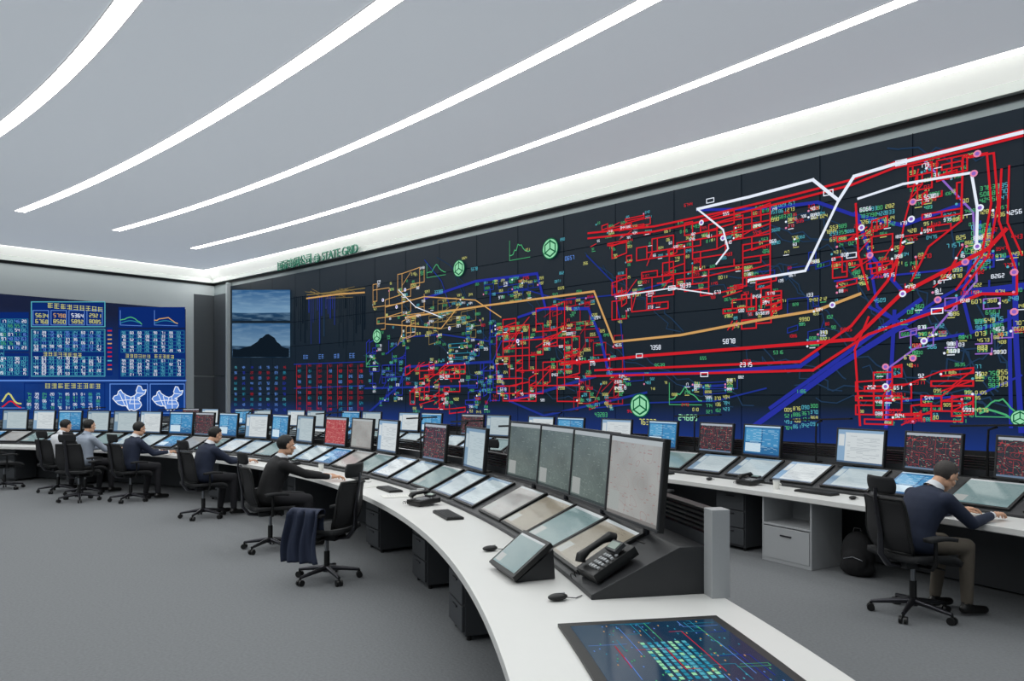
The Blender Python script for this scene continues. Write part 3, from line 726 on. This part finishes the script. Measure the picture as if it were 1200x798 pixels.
for p,s in [(-20.9,S_pale),(-16.7,S_net),(-11.4,S_doc),(-8.4,S_cam),(-5.3,S_red),(-1.6,S_pale),(1.4,S_blue),(4.2,S_doc),(7.6,S_blue),(10.4,S_net),(13.1,S_blue),(16.6,S_doc),(19.4,S_pale),(22.4,S_pale),(25.4,S_blue),(28.1,S_doc),(31,S_pale),(34,S_blue)]:
    monitor(ARC_A,.98,p,s,.64,.44,.02,rs.uniform(-6,6))
for t,s in [(1.25,S_net),(2.08,S_net),(2.83,S_doc),(4.08,S_blue),(4.78,S_net),(5.7,S_blue),(6.6,S_doc),(7.6,S_blue),(8.3,S_doc),(9.4,S_pale),(10.1,S_net),(11.3,S_blue),(12,S_doc),(13.2,S_pale),(13.9,S_blue),(15.1,S_pale),(15.8,S_doc),(17,S_pale),(17.7,S_blue),(18.9,S_doc),(19.6,S_net),(.5,S_doc)]:
    monitor(ARC_B,.98,phB(t),s,.64,.40,.02,-8 if t<6 else 0)
# touch table set in the near end of the desk
mb=MB(); sweep(mb,ARC_A,rect(.30,1.06,.752,.765),-41.6,-37.0,6,M_black)
sweep(mb,ARC_A,rect(.345,1.015,.765,.767),-41.35,-37.2,6,mat('touch_screen_glass',(.03,.06,.10),.12,emis=(.05,.19,.29),es=.9))
tt=mb.obj('touch_table_display',recalc=True)
TT=Art(lambda s,r,o: apos(ARC_A,r,-s,.767+(o-.010)*.03+.0006),step=5)
s0,s1=37.25,41.3
for k in range(34):
    a=random.uniform(s0,s1); b=random.uniform(.36,.98); P=[(a,b)]
    for j in range(3):
        if random.random()<.5: P.append((min(s1,max(s0,P[-1][0]+random.uniform(-1,1))),P[-1][1]))
        else: P.append((P[-1][0],min(1.0,max(.36,P[-1][1]+random.uniform(-.2,.2)))))
    cc=random.choice(('teal','lblue','red','blue','teal','teal','green'))
    for q in range(3):
        (xa,ya),(xb,yb)=P[q],P[q+1]; w=.0016
        if abs(xa-xb)<1e-6: TT.quad((xa-w*3.8,ya),(xa+w*3.8,ya),(xa+w*3.8,yb),(xa-w*3.8,yb),cc)
        else: TT.quad((xa,ya-w),(xb,ya-w),(xb,ya+w),(xa,ya+w),cc)
for r in range(7):
    for c in range(12):
        x=38.2+c*.13; y=.58+r*.03
        TT.quad((x,y),(x+.10,y),(x+.10,y+.017),(x,y+.017),random.choice(('cyan','lgreen','teal','cyan')))
for k in range(150):
    x=random.uniform(s0,s1-.15); y=random.uniform(.36,.98); TT.quad((x,y),(x+.05,y),(x+.05,y+.005),(x,y+.005),random.choice(('cyan','teal','orange','green','lblue')))
o3=TT.mb.obj('picture',recalc=False); o3.parent=tt
# bar lamps along the console tops
mb=MB(); mb.tube([(0,0,0),(0,0,.30),(.02,-.02,.46),(.10,-.03,.49)],[.012,.01,.01,.012],M_black); mb.box((.10,-.03,.50),(.80,.05,.018),M_black,Matrix.Rotation(-.05,4,'Y')); mb.box((0,0,.006),(.12,.08,.012),M_black)
lm=mb.mesh('desk_lamp')
for p in (-23.6,-18.8,-14,-3.45,6,15,24): inst('desk_lamp',lm,apos(ARC_A,1.14,p,1.001),arot(p))
for t in (1.66,3.45,5.25,8,10.7,14.5): inst('desk_lamp',lm,apos(ARC_B,1.14,phB(t),1.001),arot(phB(t)))
# ------------------------------------------------------------------ office chair
def chair_mesh():
    mb=MB()
    for k in range(5):
        a=k*2*math.pi/5+.3; d=Vector((math.cos(a),math.sin(a),0)); s=Vector((-d.y,d.x,0))
        mb.tube([d*.03+Vector((0,0,.115)),d*.16+Vector((0,0,.10)),d*.31+Vector((0,0,.078))],[.028,.022,.015],M_chrome,n=8)
        c=d*.31
        mb.tube([c+Vector((0,0,.045)),c+Vector((0,0,.08))],.010,M_black,n=6)
        for q in(-1,1): mb.tube([c+s*q*.008+Vector((0,0,.03)),c+s*q*.03+Vector((0,0,.03))],.03,M_black,n=14)
    mb.tube([(0,0,.08),(0,0,.14)],.04,M_chrome,n=14); mb.tube([(0,0,.12),(0,0,.28)],.028,M_black,n=12); mb.tube([(0,0,.26),(0,0,.42)],.018,M_metal,n=12)
    mb.box((0,-.01,.425),(.20,.28,.05),M_dark)
    mb.tube([(.10,.05,.42),(.26,.06,.42)],.008,M_black,n=6)
    def seat(u,v):
        x=(u-.5)*.50*(1-.10*(v-.5)); y=-.22+v*.47
        z=.475+.02*(2*u-1)**2-.05*max(0,(v-.78)/.22)**2+.012*(1-v)
        return (x,y,z)
    mb.shell(seat,12,12,.045,M_fab)
    def bw(v): return .235*(1-.10*abs(v-.35)*2)*(1 if v>.08 else .92)
    def back(u,v):
        x=(2*u-1)*bw(v); z=.54+v*.43
        y=-.235-.10*v-.018*math.sin(v*math.pi*.9)+.055*(2*u-1)**2-.012*math.sin((v)*math.pi*2)
        return (x,y,z)
    mb.shell(back,12,12,.012,M_mesh)
    rim=[back(0,i/8) for i in range(9)]+[back(i/6,1) for i in range(1,7)]+[back(1,1-i/8) for i in range(1,9)]+[back(1-i/6,0) for i in range(1,6)]
    mb.tube(rim,.014,M_black,n=8,closed=True)
    mb.shell(lambda u,v:((2*u-1)*.20,-.265+.045*(2*u-1)**2,.63+v*.09),8,4,.03,M_black)
    mb.tube([(0,-.10,.41),(0,-.24,.43),(0,-.31,.52),(0,-.315,.70),(0,-.345,.86),(0,-.36,.96),(0,-.36,1.05)],[.026,.026,.022,.018,.016,.012,.012],M_chrome,n=8,sc=(1.6,.8))
    def head(u,v): return ((2*u-1)*.145*(1-.12*(2*v-1)**2), -.335+.05*(2*u-1)**2-.02*(v), 1.015+v*.125)
    mb.shell(head,10,6,.035,M_fab)
    for q in(-1,1):
        mb.tube([(q*.10,-.03,.42),(q*.24,-.04,.425),(q*.285,-.05,.47),(q*.285,-.05,.66)],[.016,.016,.016,.014],M_black,n=8)
        mb.shell(lambda u,v,q=q:(q*(.285)+(u-.5)*.085,-.13+v*.25,.675-.012*(2*v-1)**2),4,8,.028,M_fab)
    return mb.mesh('office_chair')
CH=chair_mesh()
def chair(pos,rz): return inst('office_chair',CH,pos,rz)
# ------------------------------------------------------------------ people
def remesh(V,F,vox,it=4,fac=.5):
    me=bpy.data.meshes.new('tmp'); me.from_pydata([tuple(v) for v in V],[],F); o=bpy.data.objects.new('tmp',me); col.objects.link(o)
    bm=bmesh.new(); bm.from_mesh(me); bmesh.ops.recalc_face_normals(bm,faces=bm.faces[:]); bm.to_mesh(me); bm.free()
    r=o.modifiers.new('r','REMESH'); r.mode='VOXEL'; r.voxel_size=vox
    s=o.modifiers.new('s','SMOOTH'); s.factor=fac; s.iterations=it
    dg=bpy.context.evaluated_depsgraph_get(); dg.update()
    m2=bpy.data.meshes.new_from_object(o.evaluated_get(dg))
    v=[x.co.copy() for x in m2.vertices]; f=[tuple(p.vertices) for p in m2.polygons]
    bpy.data.objects.remove(o); bpy.data.meshes.remove(me); bpy.data.meshes.remove(m2)
    return v,f
def cap(V,F,p0,p1,r0,r1,n=14):
    p0=Vector(p0);p1=Vector(p1); d=(p1-p0); L=d.length; d=d/L if L>1e-6 else Vector((0,0,1))
    a=d.cross(Vector((0,0,1)) if abs(d.z)<.9 else Vector((1,0,0))).normalized(); b=d.cross(a)
    rings=[]
    for k in (-75,-45,-20,0): rings.append((p0+d*r0*math.sin(k*D2R),r0*math.cos(k*D2R)))
    for k in (0,20,45,75): rings.append((p1+d*r1*math.sin(k*D2R),r1*math.cos(k*D2R)))
    B=len(V)
    for c,r in rings:
        for j in range(n):
            w=2*math.pi*j/n; V.append(c+a*r*math.cos(w)+b*r*math.sin(w))
    for i in range(len(rings)-1):
        for j in range(n): F.append((B+i*n+j,B+i*n+(j+1)%n,B+(i+1)*n+(j+1)%n,B+(i+1)*n+j))
    F.append(tuple(B+j for j in range(n))[::-1]); F.append(tuple(B+(len(rings)-1)*n+j for j in range(n)))
def ellp(V,F,c,r,nu=16,nv=12):
    B=len(V)
    for i in range(nv+1):
        a=math.pi*(.02+.96*i/nv)
        for j in range(nu):
            w=2*math.pi*j/nu; V.append(Vector((c[0]+r[0]*math.sin(a)*math.cos(w),c[1]+r[1]*math.sin(a)*math.sin(w),c[2]+r[2]*math.cos(a))))
    for i in range(nv):
        for j in range(nu): F.append((B+i*nu+j,B+i*nu+(j+1)%nu,B+(i+1)*nu+(j+1)%nu,B+(i+1)*nu+j))
    F.append(tuple(B+j for j in range(nu))); F.append(tuple(B+nv*nu+j for j in range(nu))[::-1])
def make_head():
    V=[];F=[]
    ellp(V,F,(0,-.012,.030),(.075,.094,.087)); ellp(V,F,(0,.022,-.035),(.056,.066,.073)); ellp(V,F,(0,.058,-.088),(.027,.024,.021))
    cap(V,F,(0,.082,.008),(0,.104,-.026),.008,.012)
    for q in(-1,1):
        ellp(V,F,(q*.011,.096,-.031),(.009,.010,.008)); ellp(V,F,(q*.030,.072,.024),(.024,.014,.009)); ellp(V,F,(q*.04,.052,-.026),(.024,.026,.024))
        ellp(V,F,(q*.079,-.006,-.004),(.009,.019,.032)); ellp(V,F,(q*.052,.01,-.065),(.014,.035,.03))
    ellp(V,F,(0,.083,-.057),(.024,.010,.0065)); ellp(V,F,(0,.082,-.067),(.020,.010,.007))
    cap(V,F,(0,-.025,-.05),(0,-.05,-.18),.053,.058)
    return remesh(V,F,.006,2,.4)
HEAD=make_head()
def make_hand():
    V=[];F=[]
    fb=[(-.030,.088),(-.0105,.094),(.0095,.092),(.029,.084)]
    for x,y in fb: cap(V,F,(x*.55,.01,0),(x,y,.004),.015,.0125,10)
    cap(V,F,(0,-.035,.002),(0,.01,0),.024,.024,12)
    L=[(.040,.024,.020),(.045,.028,.021),(.042,.026,.020),(.032,.019,.018)]
    for (x,y),l in zip(fb,L):
        p=Vector((x,y,.004)); ang=8*D2R; sp=x*1.6; r=.0092
        for k,ln in enumerate(l):
            ang+= (10,24,20)[k]*D2R
            d=Vector((sp*.8,math.cos(ang),-math.sin(ang))).normalized(); q=p+d*ln
            cap(V,F,p,q,r,r*.92,8); p=q; r*=.92
    p=Vector((-.028,.018,-.004))
    for d,ln,r in (((-.75,.62,-.15),.040,.0125),((-.45,.85,-.2),.030,.0105),((-.2,.95,-.25),.024,.0095)):
        q=p+Vector(d).normalized()*ln; cap(V,F,p,q,r,r*.93,8); p=q
    return remesh(V,F,.0036,1,.3)
HAND=make_hand()
def seg_d(p,a,b):
    ab=b-a; t=max(0,min(1,(p-a).dot(ab)/ab.length_squared)); return (p-(a+ab*t)).length
def person(name,loc,rz,jacket,trous,hair,lean=.15,hp=.15,yaw=0,rh=(.16,.52,.80),lh=(-.16,.52,.80),suit=True,bald=False,sc=1.0):
    mb=MB(); P0=Vector((0,-.03,.60)); SM=Matrix.Translation(P0)@Matrix.Rotation(-lean,4,'X')
    SM2=SM@Matrix.Translation((0,0,.25))@Matrix.Rotation(-.12-lean*.3,4,'X')@Matrix.Translation((0,0,-.25))
    V=[];F=[]
    rings=[(-.09,.13,.10),(-.05,.175,.135),(.02,.182,.14),(.12,.165,.125),(.24,.172,.128),(.34,.195,.13),(.41,.19,.112),(.455,.135,.088),(.49,.075,.068),(.52,.055,.055)]
    n=20
    for s,hw,hd in rings:
        M=SM if s<.2 else SM2
        for j in range(n):
            w=2*math.pi*j/n; cx=math.cos(w); cy=math.sin(w)
            V.append(M@Vector((hw*math.copysign(abs(cx)**.85,cx),hd*math.copysign(abs(cy)**.85,cy)+(.01 if s>.2 else 0),s)))
    for i in range(len(rings)-1):
        for j in range(n): F.append((i*n+j,i*n+(j+1)%n,(i+1)*n+(j+1)%n,(i+1)*n+j))
    F.append(tuple(range(n))[::-1]); F.append(tuple((len(rings)-1)*n+j for j in range(n)))
    legs=[];arms=[];hands=[]
    for q in(-1,1):
        hip=Vector((q*.09,.0,.585)); kn=Vector((q*.125,.40,.565)); an=Vector((q*.12,.37+.04*q,.12))
        cap(V,F,hip,kn,.088,.066); cap(V,F,kn,an,.064,.046)
        cap(V,F,an+Vector((0,-.03,-.065)),an+Vector((q*.015,.16,-.078)),.040,.034)
        legs+=[(hip,kn),(kn,an)]
        S=SM2@Vector((q*.18,.005,.405)); T=Vector(rh if q>0 else lh)
        L1,L2=.30,.27; d=T-S; D=min(d.length,L1+L2-.005); d.normalize(); T=S+d*D
        a=(L1*L1-L2*L2+D*D)/(2*D); hgt=math.sqrt(max(0,L1*L1-a*a)); pole=Vector((q*.45,-.35,-1)); pole=(pole-d*pole.dot(d)).normalized()
        E=S+d*a+pole*hgt
        cap(V,F,S,E,.064,.050); cap(V,F,E,T,.050,.037); arms+=[(S,E),(E,T)]
        hands.append((q,E,T))
    v,f=remesh(V,F,.013,5,.5)
    gj=[];gt=[];gs=[]
    tor=(SM@Vector((0,0,.06)),SM2@Vector((0,0,.4)))
    for fa in f:
        c=sum((v[i] for i in fa),Vector())/len(fa)
        if c.z<.105 and c.y>.2: gs.append(fa); continue
        dl=min(seg_d(c,a,b) for a,b in legs)-.07; dt=min(seg_d(c,*tor)-.15, min(seg_d(c,a,b) for a,b in arms)-.045)
        (gt if dl<dt and (c.y>.06 or c.z<.5) else gj).append(fa)
    for g,m in ((gj,jacket),(gt,trous),(gs,M_shoe)):
        if g:
            idx={};VV=[];FF=[]
            for fa in g:
                for i in fa:
                    if i not in idx: idx[i]=len(VV); VV.append(v[i])
                FF.append(tuple(idx[i] for i in fa))
            mb.add(VV,FF,m,None,True)
    mb.tube([SM2@Vector((0,.0,.475)),SM2@Vector((0,.004,.50)),SM2@Vector((0,.01,.53))],[.082,.070,.064],M_shirtw if suit else jacket,n=18,caps=False)
    if suit:
        mb.add([SM2@Vector(p) for p in ((-.05,.09,.475),(.05,.09,.475),(.028,.145,.36),(0,.149,.27),(-.028,.145,.36))],[(0,1,2,3,4)],M_shirtw)
        mb.add([SM2@Vector(p) for p in ((-.012,.098,.475),(.012,.098,.475),(.02,.150,.35),(0,.153,.27),(-.02,.150,.35))],[(0,1,2,3,4)],M_tie)
        for q in(-1,1): mb.add([SM2@Vector(p) for p in ((q*.05,.088,.48),(q*.085,.08,.465),(q*.075,.145,.36),(0.004*q,.152,.25),(q*.028,.148,.36))],[(0,1,2,3,4)],jacket)
    nb=SM2@Vector((0,.01,.50)); HM=Matrix.Translation(nb)@Matrix.Rotation(yaw,4,'Z')@Matrix.Rotation(-hp,4,'X')@Matrix.Translation((0,.03,.135))
    hv,hf=HEAD; mb.add(hv,hf,M_skin,HM,True)
    for q in(-1,1):
        mb.ell((q*.030,.073,.002),(.0125,.0115,.0095),M_eye,HM,10,8); mb.ell((q*.030,.0822,.002),(.0055,.004,.0055),M_iris,HM,8,6)
        mb.tube([(q*.016,.088,.021),(q*.030,.089,.026),(q*.046,.078,.021)],[.003,.004,.002],hair,HM,6)
    mb.ell((0,.0905,-.0615),(.020,.004,.006),M_lip,HM,12,6)
    nu,nv=28,16;HV=[];HF=[]
    rr=random.Random(5)
    for i in range(nv+1):
        a=math.pi*.80*i/nv
        for j in range(nu):
            w=2*math.pi*j/nu; y=math.sin(a)*math.sin(w); x=math.sin(a)*math.cos(w); z=math.cos(a)
            k=1+rr.uniform(-.012,.012)
            HV.append(Vector((.083*x*k,-.016+.102*y*k,.032+.096*z*k)))
    def ok(p):
        if bald and p.z>.075 and p.y>-.06: return False
        if p.y>.055: return p.z>.082
        if p.y>.02: return p.z>.045+ (p.y-.02)*1.0
        if p.y>-.015: return p.z>.022
        return p.z>-.052
    for i in range(nv):
        for j in range(nu):
            fa=(i*nu+j,i*nu+(j+1)%nu,(i+1)*nu+(j+1)%nu,(i+1)*nu+j)
            if all(ok(HV[k]) for k in fa): HF.append(fa)
    mb.add(HV,HF,hair,HM,True)
    inner=[Vector((p.x*.88,p.y*.88-.001,.03+(p.z-.03)*.88)) for p in HV]
    mb.add(inner,HF,hair,HM,True)
    ec=Counter()
    for fa in HF:
        for k in range(4): ec[tuple(sorted((fa[k],fa[(k+1)%4])))]+=1
    rv=[];rf=[]
    for (a,b),cn in ec.items():
        if cn==1 and (HV[a]-HV[b]).length>1e-5: k=len(rv); rv+=[HV[a],HV[b],inner[b],inner[a]]; rf.append((k,k+1,k+2,k+3))
    mb.add(rv,rf,hair,HM,True)
    for q,E,T in hands:
        d=(T-E).normalized(); mb.tube([T-d*.01,T+d*.03],[.033,.031],M_shirtw if suit else jacket,n=14)
        fwd=Vector((d.x-.1*q,d.y+.2,d.z*.25)); fwd.normalize(); X=fwd.cross(Vector((0,0,1))).normalized(); Z=X.cross(fwd)
        base=T+d*.03+fwd*.03
        M=Matrix(((X.x,fwd.x,Z.x,base.x),(X.y,fwd.y,Z.y,base.y),(X.z,fwd.z,Z.z,base.z),(0,0,0,1)))
        if q<0: M=M@Matrix.Scale(-1,4,(1,0,0))
        mb.add(HAND[0],HAND[1],M_skin,M,True)
    me=mb.mesh(name,recalc=True)
    return inst(name,me,loc,rz,sc)
def seat_at(arc,r,ph,**k):
    pos=apos(arc,r,ph); rz=arot(ph)+k.pop('dz',0); chair(pos,rz)
    person('seated_man',pos,rz,**k)
seat_at(ARC_A,-.64,-12.8,jacket=M_suitb,trous=M_trous,hair=M_hair,lean=.24,hp=.10,rh=(.15,.66,.81),lh=(-.10,.66,.81))
seat_at(ARC_A,-.58,-1.2,jacket=M_suitn,trous=M_trous,hair=M_hair,lean=.18,hp=.35,rh=(.17,.58,.80),lh=(-.14,.60,.80),dz=.1)
seat_at(ARC_A,-.54,9.4,jacket=M_suitn,trous=M_trous,hair=M_hair,lean=.14,hp=.25,rh=(.17,.54,.80),lh=(-.14,.56,.80))
seat_at(ARC_A,-.50,15.5,jacket=M_shirtb,trous=M_trous,hair=M_hair,lean=.05,hp=.1,suit=False,rh=(.17,.50,.80),lh=(-.14,.52,.80))
seat_at(ARC_A,-.50,18.8,jacket=M_shirtw,trous=M_trous,hair=M_hair,lean=.12,hp=.3,suit=False,rh=(.17,.50,.80),lh=(-.14,.52,.80))
chair(apos(ARC_A,-1.0,12.6),arot(12.6)+.5)
chair(apos(ARC_A,-.6,24.4),arot(23.8)-.3)
phR=phB(1.38)
pR=apos(ARC_B,-.45,phR)
rzR=arot(phR)-.25
chair(pR,rzR)
person('seated_man',pR,rzR,M_suitn,M_trousk,M_hairg,lean=.38,hp=.62,rh=(.12,.64,.80),lh=(-.20,.60,.80))
pB=phB(7.45); seat_at(ARC_B,-.45,pB,jacket=M_suitb,trous=M_trous,hair=M_hair,lean=.45,hp=.5,rh=(.12,.58,.80),lh=(-.20,.58,.80))
chair(apos(ARC_B,-.55,phB(4.55)),arot(phB(4.55))+.5)
# empty chair turned away with jacket over its arm
cpos=FC(-1.80,7.05); crz=(43.63+72)*D2R
chair(cpos,crz)
mb=MB()
def coat(u,v):
    y=-.12+u*.32+.015*math.sin(v*9)
    L=v*.86
    fold=.020*math.sin(u*19+v*3)+.012*math.sin(u*33)
    if L<.46: return (-.348-fold*1.2-.03*(1-L/.46), y*(1+.2*(1-L/.46)), .24+L)
    if L<.58:
        a=(L-.46)/.12*math.pi; return (-.285-.06*math.cos(a),y,.705+.024*math.sin(a))
    return (-.225+fold*.4, y, .70-(L-.58)*.65)
mb.shell(coat,26,34,.010,M_suitn)
o=mb.obj('jacket'); o.location=cpos; o.rotation_euler=(0,0,crz)
# ------------------------------------------------------------------ desk things
def phone_mesh():
    mb=MB()
    mb.shell(lambda u,v:((u-.5)*.21,(v-.5)*.24,.03+.02*v),4,4,.045,M_black)
    mb.box((.035,.075,.075),(.11,.06,.02),M_dark,Matrix.Rotation(.25,4,'X')); mb.box((.035,.075,.087),(.09,.042,.003),mat('phone_lcd',(.45,.52,.48),.2),Matrix.Rotation(.25,4,'X'))
    for r in range(4):
        for c in range(3): mb.box((.005+c*.026,-.08+r*.028,.066+.0023*r),(.017,.016,.010),M_lgrey)
    for r in range(5): mb.box((.088,-.08+r*.026,.066+.002*r),(.012,.014,.008),M_lgrey)
    mb.tube([(-.07,-.10,.078),(-.07,-.085,.10),(-.07,-.04,.108),(-.07,.04,.114),(-.07,.085,.112),(-.07,.105,.092)],[.026,.026,.017,.017,.026,.026],M_black,n=12)
    P=[(-.09+.016*math.cos(i*.9),-.11-.003*i,.03+.012*math.sin(i*.9)) for i in range(20)]
    mb.tube(P,.003,M_black,n=6)
    return mb.mesh('desk_phone')
PH=phone_mesh()
def on_slope(name,me,arc,ph,d,lift=.003,extra=0,sc=1,bevel=0):
    o=inst(name,me,(0,0,0),0,1,bevel); o.matrix_world=amat(arc,.57,ph,.775)@Matrix.Rotation(al,4,'X')@Matrix.Translation((0,d,lift))@Matrix.Rotation(extra,4,'Z')@Matrix.Scale(sc,4); return o
on_slope('desk_phone',PH,ARC_A,-34.72,.19,.0,.1,1.15,.002)
inst('desk_phone',PH,apos(ARC_A,.34,-22.2,.75),arot(-22.2)+.3,bevel=.002)
inst('desk_phone',PH,apos(ARC_A,.30,-5.0,.75),arot(0),bevel=.002)
inst('desk_phone',PH,apos(ARC_B,.36,phB(3.75),.75),arot(phB(3.75)),bevel=.002)
inst('desk_phone',PH,apos(ARC_B,.36,phB(6.1),.75),arot(phB(6.1)),bevel=.002)
mb=MB(); T=Matrix.Translation((0,0,.03))@Matrix.Rotation(38*D2R,4,'X')
mb.box((0,.14,.0),(.42,.29,.03),M_black,T); mb.add([(-.185,.02,.0165),(.185,.02,.0165),(.185,.26,.0165),(-.185,.26,.0165)],[(0,1,2,3)],S_teal,T,uv=[(0,0),(1,0),(1,1),(0,1)])
mb.add([(-.17,.02,.0),(.17,.02,0),(.17,.26,0),(-.17,.26,0),(-.17,.25,.17),(.17,.25,.17)],[(0,1,2,3),(3,2,5,4),(0,3,4),(1,2,5),(0,1,5,4)],M_dark)
inst('touch_panel',mb.mesh('touch_panel'),apos(ARC_A,.22,-33.25,.752),arot(-33.25)+.12,bevel=.003)
def mouse_mesh():
    mb=MB(); mb.ell((0,0,.018),(.032,.055,.018),M_black,None,16,10); mb.tube([(0,.05,.010),(.01,.10,.004),(-.02,.15,.004)],.0025,M_black,n=6); mb.box((0,.03,.034),(.006,.018,.006),M_lgrey); return mb.mesh('computer_mouse')
MO=mouse_mesh()
def kb_mesh():
    mb=MB(); mb.box((0,0,.010),(.44,.15,.018),M_black)
    for r in range(5):
        for c in range(16): mb.box((-.2+c*.0265,-.055+r*.027,.022),(.021,.021,.007),M_dark)
    return mb.mesh('keyboard')
KB=kb_mesh()
for arc,r,ph in [(ARC_A,.30,-30.6),(ARC_A,.40,-35.4),(ARC_A,.3,-14.6),(ARC_A,.3,-3),(ARC_B,.3,phB(2.45)),(ARC_B,.3,phB(4.3))]:
    inst('computer_mouse',MO,apos(arc,r,ph,.751),arot(ph)+.2)
for arc,r,ph in [(ARC_A,.44,-12.6),(ARC_A,.42,-1.2),(ARC_A,.38,9.4),(ARC_A,.36,-17.6),(ARC_A,.36,20.6),(ARC_B,.36,phB(2.9)),(ARC_B,.36,phB(5.2)),(ARC_A,.36,-24.9)]:
    inst('keyboard',KB,apos(arc,r,ph,.751),arot(ph))
def paper(arc,r,ph,rot,n=3,w=.21,h=.297):
    mb=MB()
    for k in range(n): mb.box((0,0,.001+k*.0015),(w,h,.001),M_paper,Matrix.Rotation(random.uniform(-.15,.15),4,'Z'))
    for k in range(9): mb.box((0,h*.38-k*h*.085,.0025+n*.0015),(w*.7,.004,.0004),M_lgrey)
    inst('paper_stack',mb.mesh('paper_stack'),apos(arc,r,ph,.751),arot(ph)+rot)
for a in [(ARC_B,.40,phB(1.35),.3),(ARC_B,.30,phB(.75),-.4),(ARC_B,.3,phB(2.1),.1),(ARC_A,.25,-15.9,.2),(ARC_A,.25,-7.2,.2),(ARC_A,.2,6.5,.2),(ARC_A,.28,-19.5,-.2)]: paper(*a)
def cup_mesh():
    mb=MB(); mb.tube([(0,0,0),(0,0,.004),(0,0,.09)],[.030,.032,.037],M_paper,n=20); mb.tube([(0,0,.09),(0,0,.098)],[.039,.037],M_lgrey,n=20)
    mb.tube([(.035,0,.07),(.058,0,.062),(.058,0,.035),(.033,0,.025)],.005,M_paper,n=8); return mb.mesh('lidded_cup')
CU=cup_mesh()
for arc,r,ph in [(ARC_A,.34,-20.9),(ARC_A,.45,-20.5),(ARC_A,.4,-8.3),(ARC_A,.42,5),(ARC_B,.3,phB(3.35)),(ARC_B,.4,phB(1.8))]: inst('lidded_cup',CU,apos(arc,r,ph,.751),arot(ph))
mb=MB()
V=[];F=[]
ellp(V,F,(0,0,.22),(.16,.10,.22)); ellp(V,F,(0,-.08,.16),(.12,.06,.12)); ellp(V,F,(0,0,.08),(.17,.11,.09))
v,f=remesh(V,F,.015,3); mb.add(v,f,M_suitb,None,True)
mb.tube([(-.04,0,.42),(-.03,0,.47),(.03,0,.47),(.04,0,.42)],.008,M_black)
for q in(-1,1): mb.tube([(q*.08,.08,.38),(q*.10,.14,.30),(q*.11,.14,.15),(q*.10,.09,.05)],.014,M_black)
mb.tube([(-.09,-.135,.18),(0,-.148,.21),(.09,-.135,.18)],.004,M_metal)
inst('backpack',mb.mesh('backpack'),apos(ARC_B,.30,phB(2.40)),arot(phB(2.4))+.3)
# ------------------------------------------------------------------ world + camera
w=bpy.data.worlds.new('world'); scene.world=w; w.use_nodes=True
w.node_tree.nodes['Background'].inputs[0].default_value=(.75,.8,.85,1); w.node_tree.nodes['Background'].inputs[1].default_value=.4
cam=bpy.data.cameras.new('camera'); cam.lens=25.5; cam.sensor_width=36; cam.shift_y=.0525; cam.clip_end=200
co=bpy.data.objects.new('camera',cam); col.objects.link(co); co.location=(0,0,HC); co.rotation_euler=(math.pi/2,0,43.63*D2R); scene.camera=co
scene.view_settings.view_transform='Standard'
scene.view_settings.exposure=0.0
